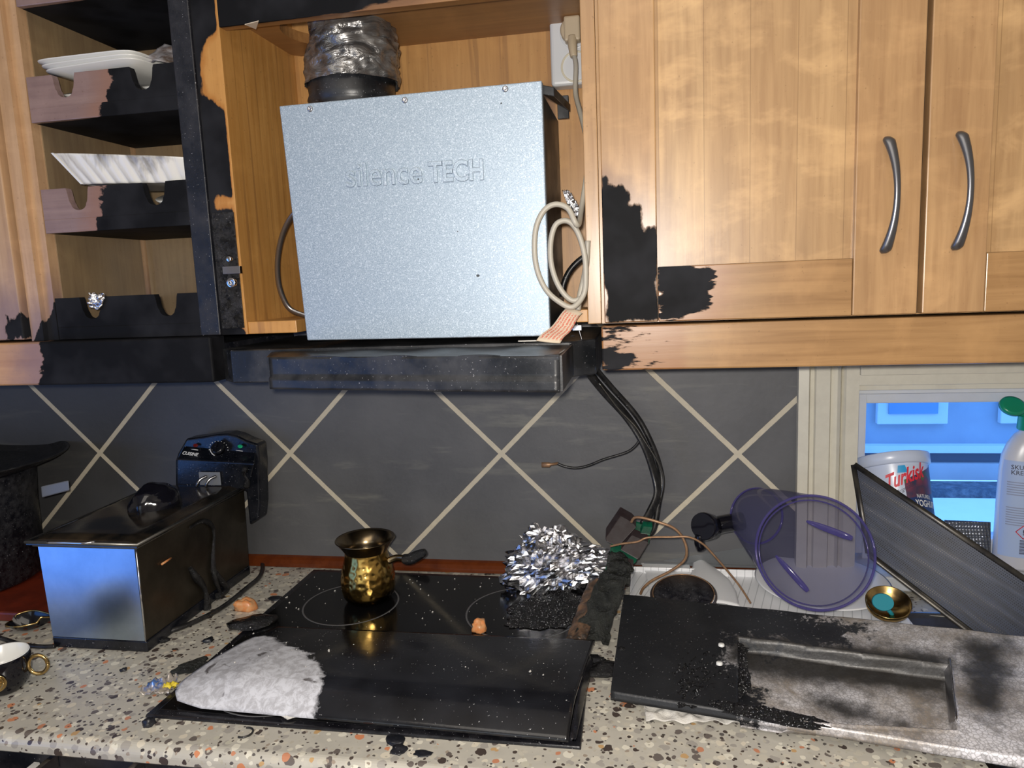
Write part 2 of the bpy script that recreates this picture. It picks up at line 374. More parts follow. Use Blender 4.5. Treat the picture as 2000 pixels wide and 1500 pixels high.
M['paper']=speck('white_crumpled_paper',(.62,.60,.56),(.45,.43,.40),.8,0,60,.8,dist=.004)
M['white']=simple('white_ceramic',(.68,.68,.66),.25)
M['whitedirty']=speck('smoke_stained_white_dish',(.66,.65,.62),(.22,.21,.19),.22,0,16,.02,.42,.66)
def dishm():
    n=N('smoke_streaked_white_dish'); f=n.noise(24,n.mp((1,1,.25),(0,.35,0)),4,.6,.5); a=n.attr()
    t=n.math('ADD',n.math('MULTIPLY',f,.9),a)
    n.set(Base_Color=n.mix(n.mr(t,.42,.62,0,.92),(.72,.71,.68),(.10,.085,.07)),Roughness=.2); return n.m
M['dish']=dishm()
M['whitepaint']=speck('off_white_painted_wood',(.58,.55,.46),(.52,.49,.41),.4,0,30,.03)
M['sash']=speck('white_window_sash',(.55,.57,.60),(.50,.52,.55),.4,0,20,.02)
M['drainer']=None
def drainerm():
    n=N('white_ribbed_plastic'); s=n.sep(); st=n.math('FRACT',n.math('DIVIDE',n.math('ADD',n.math('MULTIPLY',s['X'],1),n.math('MULTIPLY',s['Y'],-.25)),.0135))
    g=n.math('LESS_THAN',n.math('ABSOLUTE',n.math('SUBTRACT',st,.5)),.05); n.set(Base_Color=n.mix(g,(.80,.81,.83),(.52,.53,.55)),Roughness=.35); return n.m
M['drainer']=drainerm(); M['plasticwhite']=simple('smooth_white_plastic',(.76,.77,.79),.3)
M['fryerblack']=soot('black_fryer_plastic',(.004,.005,.008),(.012,.013,.018),.22,30,.25)
M['lidblack']=soot('greasy_dark_lid',(.006,.006,.006),(.035,.026,.017),.14,14,.1,spk=False)
M['fryerside']=speck('soot_filmed_steel_side',(.030,.024,.017),(.085,.072,.053),.33,.75,7,.1,.35,.65)
M['white_ink']=simple('white_print',(.7,.7,.7),.5)
M['green_led']=simple('green_indicator',(.01,.35,.15),.3); M['red_led']=simple('dark_red_indicator',(.12,.01,.01),.3)
M['potblack']=soot('speckled_enamel_pot',(.006,.006,.009),(.03,.03,.035),.3,90,.5)
M['redwood']=speck('dark_red_brown_wood',(.16,.022,.008),(.065,.010,.005),.35,0,18,.15)
M['trimwood']=speck('glossy_red_brown_moulding',(.12,.028,.007),(.07,.015,.005),.22,0,25,.05)
M['cupblack']=simple('glossy_black_porcelain',(.005,.005,.008),.08); M['gold']=speck('gold_lustre',(.55,.38,.15),(.35,.24,.10),.2,1,60,.05)
def tint(name,col,alpha=.5,rough=.08):
    n=N(name); n.set(Base_Color=col,Roughness=rough); tr=n.n.new('ShaderNodeBsdfTransparent'); tr.inputs[0].default_value=(*[min(1,c*.55+.45) for c in col],1)
    lw=n.n.new('ShaderNodeLayerWeight'); lw.inputs[0].default_value=.35; f=n.mr(lw.outputs['Facing'],0,1,alpha*.55,min(1,alpha*2.2))
    mx=n.n.new('ShaderNodeMixShader'); n.lk(f,mx.inputs[0]); n.lk(tr.outputs[0],mx.inputs[1]); n.lk(n.b.outputs[0],mx.inputs[2]); n.lk(mx.outputs[0],n.out.inputs[0]); return n.m
M['tinted']=tint('violet_tinted_clear_plastic',(.22,.22,.38),.17)
M['tintedge']=tint('violet_plastic_rim',(.10,.085,.30),.6)
M['clear']=tint('clear_scratched_plastic',(.34,.36,.38),.55)
M['pane']=tint('window_glass',(.7,.85,1),.03,.02)
def meshm():
    n=N('perforated_metal_mesh'); tc=n.n.new('ShaderNodeUVMap').outputs[0]
    v=n.vor(1,n.mp((88,34,1),(0,0,.0),src=tc),rand=0); hole=n.math('LESS_THAN',v,.20)
    f=n.noise(5,n.mp((1,3,1),src=tc)); n.set(Base_Color=n.mix(n.mr(f,.35,.65),(.004,.008,.022),(.014,.024,.055)),Metallic=.0,Roughness=.45,Specular_IOR_Level=.25)
    tr=n.n.new('ShaderNodeBsdfTransparent'); mx=n.n.new('ShaderNodeMixShader'); n.lk(hole,mx.inputs[0]); n.lk(n.b.outputs[0],mx.inputs[1]); n.lk(tr.outputs[0],mx.inputs[2]); n.lk(mx.outputs[0],n.out.inputs[0]); return n.m
M['baffle']=speck('greasy_filter_baffle',(.13,.115,.10),(.006,.012,.032),.42,.5,7,.1,.42,.6); M['mesh']=meshm(); M['filterframe']=speck('dark_filter_frame',(.13,.12,.105),(.04,.04,.045),.4,.8,30,.2)
def platem():
    n=N('burnt_metal_plate'); a=n.attr(); nz=n.noise(26,None,9,.74,.3)
    t=n.math('ADD',a,n.math('MULTIPLY',n.math('SUBTRACT',nz,.5),.20)); t=n.math('ADD',t,n.math('MULTIPLY',n.math('SUBTRACT',n.noise(190,None,3,.6),.5),.05)); f=n.mr(t,-.006,.008)
    blk=n.mix(n.mr(n.noise(6,None,3),.4,.65),(.016,.017,.020),(.034,.036,.040)); blk=n.mix(n.mr(n.noise(300,None,2),.70,.74),blk,(.3,.3,.32))
    vv=n.vor(210,feat='DISTANCE_TO_EDGE'); gr=n.mix(n.mr(n.noise(11,None,7,.7,.4),.40,.60),(.74,.73,.77),(.30,.26,.22)); gr=n.mix(n.mr(n.noise(70,None,5,.7),.50,.64,0,.6),gr,(.14,.13,.12)); gr=n.mix(n.mr(vv,0,.14,.7,0),gr,(.22,.21,.21))
    dk=n.attr('dark'); gr=n.mix(n.mr(n.math('ADD',dk,n.math('MULTIPLY',n.math('SUBTRACT',n.noise(30,None,5),.5),.05)),-.03,.012,0,.95,True),gr,(.022,.021,.02))
    n.set(Base_Color=n.mix(f,gr,blk),Roughness=n.mr(nz,.3,.7,.33,.5),Metallic=.25); n.bump(n.noise(130,None,5),.25,.002); return n.m
M['plate']=platem()
def visorm():
    n=N('sooty_hood_visor'); a=n.attr(); t=n.math('ADD',a,n.math('MULTIPLY',n.math('SUBTRACT',n.noise(26,None,6,.65,.4),.5),.055)); f=n.mr(t,-.003,.004)
    vv=n.noise(75,None,6,.75,.6); wh=n.mix(n.mr(vv,.42,.58),(.60,.61,.66),(.40,.40,.43)); wh=n.mix(n.mr(n.noise(20,None,4,.6,1),.60,.66,0,.85),wh,(.06,.05,.05))
    blk=n.mix(n.mr(n.noise(8,None,3),.4,.65),(.004,.004,.005),(.015,.016,.020)); blk=n.mix(n.mr(n.noise(330,None,2),.71,.75),blk,(.4,.4,.4))
    n.set(Base_Color=n.mix(f,wh,blk),Roughness=n.mix(f,(.4,)*3,(.16,)*3)); n.bump(n.noise(60,None,4),.12,.002); return n.m
M['visor']=visorm()
M['tagw']=simple('pale_grey_plastic',(.16,.17,.19),.4)
M['green_pcb']=speck('green_circuit_board',(.004,.085,.045),(.004,.03,.018),.25,0,60,.2)
M['chip']=speck('dark_brown_component',(.022,.014,.015),(.035,.028,.03),.4,0,80,.1)
M['rusty']=speck('rusty_scorched_cover',(.21,.12,.07),(.035,.028,.024),.45,.2,45,.9,.38,.6,dist=.004)
M['melt']=soot('melted_dark_plastic',(.008,.009,.008),(.03,.032,.028),.3,50,.9,dist=.006)
M['orange']=speck('scorched_orange_scrap',(.62,.22,.07),(.55,.35,.18),.35,0,120,.3)
M['amber']=tint('amber_plastic',(.5,.16,.02),.8)
M['teal']=simple('teal_plastic',(.01,.20,.26),.35); M['green']=simple('green_cap_plastic',(.005,.22,.11),.3)
M['tubwhite']=simple('white_tub_plastic',(.50,.56,.70),.3); M['bottle']=simple('white_bottle_plastic',(.50,.50,.53),.3)
M['red']=simple('red_print',(.6,.02,.04),.5); M['blackink']=simple('black_print',(.03,.03,.06),.5); M['bluelogo']=simple('blue_print',(.02,.30,.60),.4); M['greyink']=simple('grey_small_print',(.22,.25,.36),.5)
def labelm():
    n=N('berry_photo_print'); v=n.vor(60,out='Color'); c=n.ramp(n.sep(v)[0],[(0,(.03,.035,.08)),(.45,(.25,.03,.06)),(.75,(.09,.03,.06)),(.9,(.10,.20,.03))]); c=n.mix(n.mr(n.vor(60),.1,.6,.1,.7),c,(.02,.03,.07)); n.set(Base_Color=c,Roughness=.4); return n.m
M['berry']=labelm()
M['navy']=simple('navy_label_band',(.01,.03,.12),.4); M['labelblue']=simple('pale_blue_label',(.33,.42,.62),.45)
M['wrap']=speck('crinkled_clear_wrapper',(.55,.5,.45),(.10,.25,.7),.15,.5,28,.6,.52,.6,dist=.003); M['yellow']=simple('yellow_foil',(.7,.55,.05),.3)
# ------------------------------------------------------------ text
def text(name,body,mat,origin,xdir,ydir,size,parent=None,depth=.0004,shear=0,bevel=0,offset=0,wfit=None,bold=0):
    cu=bpy.data.curves.new(name,'FONT'); cu.body=body; cu.size=1; cu.extrude=depth/size; cu.shear=shear; cu.bevel_depth=bevel/size; cu.bevel_resolution=2; cu.offset=offset
    to=bpy.data.objects.new('t',cu); C.objects.link(to); dg=bpy.context.evaluated_depsgraph_get(); me=bpy.data.meshes.new_from_object(to.evaluated_get(dg)); bpy.data.objects.remove(to)
    mb=MB(); xd=Vector(xdir).normalized(); yd=Vector(ydir).normalized(); zd=xd.cross(yd)
    xs=[v.co.x for v in me.vertices]; k=size
    kx=(wfit/(max(xs)-min(xs))) if wfit else k; x0=min(xs)
    o_=Vector(origin)
    mb.add([o_+xd*(v.co.x-x0)*kx+yd*v.co.y*k+zd*v.co.z*k for v in me.vertices],[tuple(p.vertices) for p in me.polygons])
    return obj(name,mb,mat,parent,merge=False,fix=False)
# ============================================================ SETTING
ZC=.90
mb=MB(); mb.box(-1.6,1.415,0,.12,.0,2.5)
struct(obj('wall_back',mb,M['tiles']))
mb=MB(); mb.box(1.415,3.2,0,.12,.0,.925).box(1.415,3.2,0,.12,1.262,2.5).box(2.75,3.2,0,.12,.925,1.262)
plaster=speck('painted_plaster',(.55,.53,.48),(.5,.48,.44),.7,0,40,.05)
struct(obj('wall_back_window',mb,plaster))
struct(obj('wall_left',MB().box(-1.72,-1.6,-3.4,.12,0,2.5),plaster)); struct(obj('wall_right',MB().box(3.2,3.32,-3.4,.12,0,2.5),plaster))
struct(obj('wall_rear',MB().box(-1.6,3.2,-3.4,-3.3,0,2.5),plaster))
struct(obj('ceiling',MB().box(-1.72,3.32,-3.4,.12,2.5,2.6),plaster))
struct(obj('floor',MB().box(-1.72,3.32,-3.4,.12,-.1,0),wood('floorboards',grain='X',light_=(.30,.18,.09),dark_=(.2,.11,.05))))
# window casing (architrave with mouldings)
mb=MB(); prof=[(1.368,-.010),(1.368,-.024),(1.384,-.027),(1.388,-.018),(1.394,-.018),(1.396,-.024),(1.418,-.024),(1.421,-.018),(1.431,-.018),(1.434,-.026),(1.438,-.018),(1.443,-.026),(1.463,-.026),(1.463,-.010)]
mb.poly([(x,y,ZC) for x,y in prof],(0,0,1.32-ZC)); struct(obj('trim_window_left',mb,M['whitepaint'],fix=True))
mb=MB(); mb.box(1.463,2.75,-.026,0,1.254,1.32).box(1.463,2.75,-.034,0,1.272,1.288).box(1.463,2.75,-.015,0,1.244,1.254)
struct(obj('trim_window_head',mb,M['whitepaint'],bevel=.001))
wd=bpy.data.objects.new('window_1',None); C.objects.link(wd); wd.location=(1.9,.07,.925); wd['kind']='structure'
mb=MB(); mb.box(1.44,1.463,0,.12,.925,1.262).box(1.463,2.75,.0,.12,1.236,1.262); obj('reveal',mb,M['sash'],wd)
mb=MB(); mb.box(1.463,1.492,.035,.075,.94,1.236).box(1.492,2.75,.035,.075,1.213,1.236).box(1.492,2.75,.035,.075,.93,.972); obj('sash_frame',mb,M['sash'],wd,bevel=.002)
obj('pane',MB().box(1.49,2.75,.055,.058,.97,1.215),M['pane'],wd)
obj('window_sill',MB().box(1.463,2.75,-.045,.12,.905,.93),M['sash'],wd,bevel=.003)
# moulding strip
mb=MB(); mb.poly([(-.9,0,.902),(-.9,-.016,.902),(-.9,-.015,.909),(-.9,-.010,.915),(-.9,-.005,.919),(-.9,0,.921)],(2.268,0,0)); struct(obj('trim_worktop',mb,M['trimwood']))
# worktop with sink cut-out
wk=thing('worktop','grey terrazzo-patterned worktop with rounded front edge, running under everything','worktop',(.5,-.3,.86))
def nose(x0,x1):
    pr=[(-.002,.9),(-.548,.9)]+[(-.558-.014*math.sin(a),.886+.014*math.cos(a)) for a in np.linspace(.1,PI/2,8)]+[(-.572,.879),(-.568,.875),(-.002,.875)]
    return [(x0,y,z) for y,z in pr],(x1-x0,0,0)
mb=MB(); mb.poly(*nose(-1.0,1.478)); obj('slab',mb,M['terrazzo'],wk,bevel=0)
mb=MB(); pr=nose(1.478,3.0); 
mb.poly([(1.478,-.506,.9),(1.478,-.555,.9),(1.478,-.568,.893),(1.478,-.572,.880),(1.478,-.568,.875),(1.478,-.506,.875)],(1.5,0,0)).box(1.478,3.0,-.12,-.002,.862,.9).box(1.96,3.0,-.506,-.12,.862,.9)
obj('slab_around_sink',mb,M['terrazzo'],wk)
sk=thing('sink','stainless steel sink bowl sunk in the worktop under the burnt plate','sink',(1.72,-.31,.72))
def sinkf(u,v):
    a=2*PI*u; ca,sa=math.cos(a),math.sin(a); e=.22
    sx=math.copysign(abs(ca)**e,ca); sy=math.copysign(abs(sa)**e,sa)
    r=[(1.02,.903),(1,.903),(.985,.895),(.96,.74),(.9,.722),(.0,.72)]; t=v*5; i=min(4,int(t)); f=t-i
    k=r[i][0]*(1-f)+r[i+1][0]*f; z=r[i][1]*(1-f)+r[i+1][1]*f
    return (1.719+.243*k*sx,-.313+.195*k*sy,z)
obj('bowl',MB().grid(sinkf,96,15),M['steel'],sk)
# base unit under worktop, open drawer seen at lower left
bc=thing('base_cabinet','wooden base unit under the worktop, its drawer left ajar at lower left','cabinet',(.6,-.3,0))
obj('body',MB().box(-.9,1.465,-.55,-.02,.02,.873),M['soot'],bc)
mb=MB(); mb.box(-.20,.335,-.640,-.622,.66,.868); dr=obj('drawer_front',mb,M['birch_x'],bc,bevel=.002)
mb=MB(); mb.box(-.18,.315,-.622,-.551,.70,.712).box(-.19,-.18,-.622,-.551,.70,.85).box(.315,.323,-.622,-.551,.70,.85); obj('drawer_box',mb,M['whitedirty'],bc)
obj('drawer_runner',MB().box(.345,.352,-.62,-.551,.845,.864),M['chrome'],bc)
obj('drawer_runner',MB().box(.47,.478,-.615,-.551,.85,.868),M['chrome'],bc)
# ============================================================ WALL CABINETS
FY=-.28
# far left cabinet
c0=thing('wall_cabinet','birch wall cabinet at the far left with soot spot on its door','cabinet',(-.2,-.15,1.32))
dr=pxz([(5,640),(8,620),(14,606),(20,615),(30,610),(42,608),(52,625),(64,640),(66,668),(10,668)],-.30)
sdf=lambda P:polysd(P[:,[0,2]],dr)
obj('door',MB().box(-.34,.145,-.300,-.281,1.389,2.1,step=.008),M['birch_left'],c0,bevel=.002,paint=lambda P:np.maximum(sdf(P)*1.,np.where(P[:,0]>.135,-.02,-.06)-(P[:,2]-1.39)*.25))
obj('carcass',MB().box(-.34,.150,FY+.001,-.02,1.389,2.1),M['birch_left'],c0)
# open plate-rack unit
c1=thing('open_shelf_unit','charred open plate-rack wall unit with scalloped shelf fronts left of the hood','shelf',(.31,-.15,1.32))
def sootx(P):   # blacker to the right and downwards, like the fire left it
    x,z=P[:,0],P[:,2]; return (x-.29)+ (1.52-z)*.16+ .05*np.sin(z*37)*0
def jambsd(P): x,z=P[:,0],P[:,2]; return (x-.19)*1.2+np.clip((1.50-z),-.2,1)*.9-.055
mb=MB(); mb.box(.150,.172,-.290,-.02,1.386,2.1,step=.01).box(.172,.190,-.280,-.02,1.386,2.1,step=.01)
obj('side_panel',mb,M['birch_left'],c1,paint=jambsd)
obj('side_panel',MB().box(.443,.476,-.283,-.02,1.386,2.1,step=.012),M['soot'],c1,bevel=.0015)
obj('side_lining',MB().box(.1901,.192,-.262,-.06,1.40,2.09),M['inside'],c1)
obj('back_panel',MB().box(.192,.443,-.045,-.036,1.40,2.1),M['inside'],c1)
for zt in (1.406,1.574,1.741,1.909):
    zb=zt-(.021 if zt>1.5 else .020)
    obj('shelf',MB().box(.1921,.4429,-.281,-.046,zb,zt,step=.012),M['rail_x'],c1,bevel=.001,paint=lambda P,zt_=zt:np.where(P[:,1]>-.27,.05,sootx(P)+(.3 if zt_<1.45 else .01)))
    # scalloped rail
    def top(x,zt=zt):
        z=zt+.046; 
        if zt>1.85: return z
        for cx in (.256,.388):
            d=abs(x-cx)
            if d<.0135: z=min(z,zt+.022-math.sqrt(max(0,.0135**2-d*d))*.75)
            elif d<.019: z=min(z,zt+.022+(d-.0135)/.0055*.024*( (d-.0135)/.0055))
        return z
    xs=np.unique(np.concatenate([np.arange(.192,.4431,.004),[.4430]]+[np.linspace(c-.02,c+.02,26) for c in(.256,.388)]))
    mb=MB(); 
    def rf(u,v,xs=xs,top=top,zt=zt):
        i=int(round(u*(len(xs)-1))); x=xs[i]; return (x,-.280,zt+(top(x)-zt)*v)
    mb.grid(rf,len(xs)-1,6,(0,.012,0),smooth=False)
    extra=.10 if zt<1.45 else 0
    obj('plate_rail',mb,M['rail_x'],c1,paint=lambda P,e=extra:sootx(P)+e)
vl=thing('cornice_board','black-charred wooden light pelmet under the left wall units, pale at its left end','pelmet',(.0,-.27,1.316))
obj('board',MB().box(-.34,.470,-.302,-.262,1.316,1.385,step=.008),M['birch_left_x'],vl,bevel=.003,paint=lambda P:(P[:,0]-.165)*.9+(1.35-P[:,2])*.15-.005)
obj('underside_board',MB().box(-.34,.468,-.262,-.03,1.36,1.372),M['soot'],vl)
# hood cabinet (niche)
c2=thing('hood_cabinet','opened pine cabinet niche around the extractor, its left edge burnt to charcoal','cabinet',(.77,-.15,1.386))
nat=[pxz([(398,96),(425,60),(436,70),(446,215),(400,182)],FY),pxz([(424,390),(430,383),(462,386),(462,405),(424,404)],FY)]
def fs(P):
    a=np.max([polysd(P[:,[0,2]],q) for q in nat],axis=0); x,z=P[:,0],P[:,2]
    lim=np.interp(z,[1.386,1.40,1.57,1.6,1.84],[.53,.508,.515,.520,.523])
    return np.minimum(-a, (lim-x)) 
mb=MB(); mb.box(.4765,.519,-.279,-.03,1.386,2.1,step=.006); obj('side_panel',mb,M['pine'],c2,paint=lambda P:np.where(P[:,0]>.5185,np.minimum(fs(P),-.012-(P[:,1]+.279)*1.),np.where(P[:,1]<-.275,fs(P),-.2)))
# blistered char crust over the lower edge
def crust(u,v):
    x=.479+.036*u; z=1.396+.172*v; d=.003+.010*noise.noise(Vector((x*95,0,z*60)))+.006*noise.noise(Vector((x*260,3,z*200)))
    return (x,-.281-max(.0008,d*(1-abs(2*u-1)**3)),z)
mb=MB(); mb.grid(crust,26,90,(0,.004,0)); obj('char_crust',mb,M['crust'],c2)
hp=MB(); a=Y(452,527,-.293); hp.box(a.x-.012,a.x+.016,-.297,-.290,a.z-.006,a.z+.005); hp.lathe([(.001,0),(.007,0),(.007,.006),(.003,.006),(.003,.002),(.001,.002)],Y(455,552,-.292),(0,-1,0),20); hp.lathe([(.001,0),(.004,0),(.004,.005),(.001,.005)],Y(450,506,-.292),(0,-1,0),16)
obj('hinge_plate',hp,M['chrome'],c2,bevel=.0005)
obj('side_panel',MB().box(1.0365,1.0555,-.280,-.03,1.386,2.1),M['birch'],c2,bevel=.001)
obj('back_panel',MB().box(.50,1.04,-.042,-.034,1.40,2.05),M['pine_back'],c2)
# top board with round hole
mb=MB(); HC=Vector((.640,-.150)); HR=.082; n=48; inner=[];outer=[]
for i in range(n):
    a=2*PI*i/n; ca,sa=math.cos(a),math.sin(a); inner.append((HC.x+HR*ca,HC.y+HR*sa))
    t=min(((1.036-HC.x) if ca>0 else (HC.x-.519))/max(abs(ca),1e-6),((-.042-HC.y) if sa>0 else (HC.y+.262))/max(abs(sa),1e-6)); outer.append((HC.x+t*ca,HC.y+t*sa))
for z0,z1 in ((1.852,1.868),):
    L=[[(x,y,z0) for x,y in inner],[(x,y,z0) for x,y in outer],[(x,y,z1) for x,y in outer],[(x,y,z1) for x,y in inner]]
    vs=[v for l in L for v in l]; mb.add(vs,[(k*n+i,k*n+(i+1)%n,((k+1)%4)*n+(i+1)%n,((k+1)%4)*n+i) for k in range(4) for i in range(n)])
obj('top_board',mb,M['pine_top'],c2)
obj('top_filler',MB().box(.519,1.036,-.262,-.042,1.99,2.0),M['inside'],c2)
mb=MB(); mb.box(.519,1.0364,-.280,-.262,1.828,1.93,step=.008); obj('front_rail',mb,M['pine_top'],c2,bevel=.001,paint=lambda P:np.where(P[:,1]<-.279,.03-(P[:,0]-.52)*.12+(P[:,2]-1.835)*1.0,(P[:,1]<-.27)*.012-.02-(P[:,0]-.52)*.03))
obj('splinter',MB().poly([Z(478,47,1.8275),Z(505,40,1.8275),Z(500,56,1.8275)],(0,0,-.001)),M['tagpaper'],c2)
mb=MB(); mb.box(.519,.598,-.276,-.05,1.386,1.4045); obj('bottom_board',mb,M['pine'],c2,bevel=.001)
mb=MB(); a=Y(1125,605,-.276); b=Y(1148,629,-.276); mb.box(a.x,1.0364,-.276,-.20,b.z,a.z); obj('bottom_block',mb,M['pine'],c2,bevel=.001)
# right double cabinet
c3=thing('wall_cabinet','large birch wall cabinet right of the hood with two doors, lower left corner charred','cabinet',(1.45,-.15,1.386))
obj('carcass',MB().box(1.056,1.86,-.279,-.03,1.386,2.1),M['birch'],c3)
obj('door_gap_shade',MB().box(1.450,1.463,-.2805,-.279,1.388,2.1),M['dark'],c3)  # black strip behind the doors, stands in for shade in their gap
burn1=[(1177,352),(1180,343),(1186,346),(1190,362),(1196,375),(1203,360),(1211,364),(1217,376),(1226,385),(1226,400),(1235,404),(1245,398),(1252,405),(1256,440),(1263,455),(1268,442),(1284,443),(1287,628),(1190,633),(1180,615),(1184,590),(1176,540)]
burn2=[(1284,519),(1397,517),(1395,545),(1391,570),(1391,590),(1385,605),(1370,610),(1345,620),(1335,628),(1284,632)]
b1=pxz(burn1,-.3); b2=pxz(burn2,-.3)
def door(x0,x1,burn,hx,nm):
    d=thing_part(nm,c3,((x0+x1)/2,-.29,1.388))
    s=.0055 if burn else .03; zt=2.1
    P1=(lambda P:polysd(P[:,[0,2]],b1)) if burn else None; P2=(lambda P:polysd(P[:,[0,2]],b2)) if burn else None
    obj('stile',MB().box(x0,x0+.0715,-.300,-.2805,1.388,zt if not burn else 1.9,step=s),M['birch'],d,bevel=.0015,paint=P1)
    obj('stile',MB().box(x1-.0765,x1,-.300,-.2805,1.388,zt),M['birch'],d,bevel=.0015)
    obj('bottom_rail',MB().box(x0+.0722,x1-.0772,-.299,-.2805,1.388,1.4605,step=s),M['birch_x'],d,bevel=.0012,paint=P2)
    obj('panel',MB().box(x0+.070,x1-.075,-.2915,-.2805,1.461,1.9 if burn else zt,step=.012 if burn else None),M['birch_panel'],d,paint=(lambda P:-.0075-np.clip(P[:,0]-1.14,0,1)*.08-np.clip(P[:,2]-1.48,0,1)*.12) if burn else None)
    # bow handle
    hs=[]
    for t in [0,.004,.012,.022,.035]+list(np.linspace(.07,.93,21))+[.965,.978,.988,.996,1]:
        q=math.sin(PI*t); z=1.607-.142*t; xx=hx+.0052*q+.0 ; yy=-.303-.014*q**.8
        rr=(.0036+.0038*abs(2*t-1)**2.0)*min(1,(min(t,1-t)/.035+.12))**.5
        hs.append(((xx-.004*(abs(2*t-1)**3),yy,z),(rr*1.05,rr*.75),Vector((0,0,-1)),(1,0,0)))
    mb=MB(); mb.rings(hs,18); 
    obj('handle',mb,M['handle'],d,bevel=.0008)
def thing_part(nm,par,loc):
    o=bpy.data.objects.new(nm,None); C.objects.link(o); o.parent=par; o.location=Vector(loc)-wloc(par); return o
door(1.0605,1.4535,True,1.4155,'door'); door(1.4595,1.855,False,1.4975,'door')
pl=thing('cornice_board','birch light pelmet under the right wall cabinet, scorched at its left end','pelmet',(1.45,-.27,1.322))
vb=pxz([(1176,688),(1225,690),(1238,700),(1215,716),(1176,722)],-.29)
def vp(P):
    x=P[:,0]; return np.maximum(polysd(P[:,[0,2]],vb)*.7+.004, .0005-np.clip(x-1.06,0,1)*.075+(1.345-P[:,2])*.06-np.clip(x-1.16,0,1)*2)
obj('board',MB().box(1.0555,1.86,-.296,-.262,1.322,1.3835,step=.006),M['birch_x'],pl,bevel=.0025,paint=vp)
obj('underside_board',MB().box(1.058,1.86,-.262,-.03,1.362,1.376),M['inside'],pl)
# ============================================================ EXTRACTOR HOOD
hd=thing('extractor_hood','extractor hood with bare galvanised motor box on a blackened canopy','extractor hood',(.81,-.2,1.31))
yf=-.296
q=[Y(x,y,yf) for x,y in((545,207),(1058,157),(1075,657),(600,665))]
def hb(u,v):
    t=q[0].lerp(q[1],u); b=q[3].lerp(q[2],u); return b.lerp(t,v)
mb=MB(); mb.grid(hb,60,60,(0,.012,0),smooth=False)
obj('motor_cover',mb,M['galv'],hd,bevel=.0015,paint=lambda P:np.interp(P[:,2],[1.37,1.374,1.40],[.003,-.002,-.05]))
mb=MB(); mb.poly([q[3]+Vector((.006,.012,0)),q[2]+Vector((-.001,.012,.002)),q[1]+Vector((-.001,.012,-.012)),q[0]+Vector((.006,.012,-.012))],(0,.185,0))
obj('motor_housing',mb,M['hoodblack'],hd,bevel=.002)
a=X(1061,168,.986); 
mb=MB(); mb.poly([(.984,-.285,1.708),(1.000,-.285,1.704),(1.004,-.10,1.722),(.984,-.10,1.735)],(0,0,-.012)); mb.box(.984,1.002,-.104,-.10,1.70,1.735); obj('side_flange',mb,M['hoodblack'],hd,bevel=.001)
for px,py in ((606,213),(791,196),(987,174)):
    mb=MB(); c=Y(px,py,yf); mb.lathe([(.0042,0),(.0042,.0012),(.0034,.0024),(.0016,.0026),(.0014,.001),(0,.001)],c,(0,-1,0),20); obj('screw',mb,M['screw'],hd)
t1=Y(677,365,yf-.0004); xd=(Y(830,357,yf)-Y(677,365,yf)); 
text('embossed_lettering','silence',M['galv'],t1,xd,(0,0,1),.046,hd,.0016,bevel=.0009,wfit=.112,offset=-.006)
t2=Y(838,356,yf-.0004); text('embossed_lettering','TECH',M['galv'],t2,(Y(945,350,yf)-t2),(0,0,1),.038,hd,.0016,bevel=.0010,wfit=.078,offset=.012)
# canopy
mb=MB(); A=[(.470,-.02),(1.046,-.02),(1.046,-.272),(1.012,-.300),(.60,-.300),(.500,-.300),(.470,-.272)]
mb.poly([(x,y,1.314) for x,y in A],(0,0,.050)); obj('canopy',mb,M['hoodblack'],hd,bevel=.002)
L=[Z(x,y,1.360) for x,y in ((530,697),(800,697),(1095,695))]; L[0]=Vector((.604,-.378,1.360)); L[1]=Vector((.817,-.425,1.36)); L[2]=Vector((1.013,-.443,1.36))
pb=[Vector((.565,-.296,1.360)),L[0],L[2],Vector((1.016,-.296,1.360))]
mb=MB(); 
def slide(u,v):
    a=pb[0].lerp(pb[3],u); b=pb[1].lerp(pb[2],u); p=a.lerp(b,v); return p+Vector((0,0,.0015*math.sin(u*23)*math.sin(v*5)))
mb.grid(slide,40,16,(0,0,-.006)); obj('slide_out_top',mb,M['hoodblack'],hd)
def lip(u,v):
    p=L[0].lerp(L[2],u)+Vector((0,0,-.044*v)); p.y-=.004*(v>.62)+.0015*noise.noise(Vector((u*4,v,0))); p.z+=.001*noise.noise(Vector((u*9,3,0)))*(v>.9); return p
mb=MB(); mb.grid(lip,60,12,(0,.006,0)); obj('front_lip',mb,M['hoodblack'],hd)
for sd__ in (0,1):
    mb=MB()
    if sd__: mb.poly([(1.0135,-.441,1.36),(1.0135,-.30,1.36),(1.0135,-.30,1.318),(1.0135,-.441,1.317)],(.003,0,0))
    else: mb.poly([(.601,-.378,1.36),(.566,-.298,1.36),(.566,-.298,1.318),(.601,-.378,1.317)],(.003,0,0))
    obj('slide_side',mb,M['hoodblack'],hd)
mb=MB(); a=Y(1010,670,-.30)
mb.box(.94,1.0,-.30,-.298,1.3655,1.367,); obj('gasket_scrap',mb,M['paper'],hd)
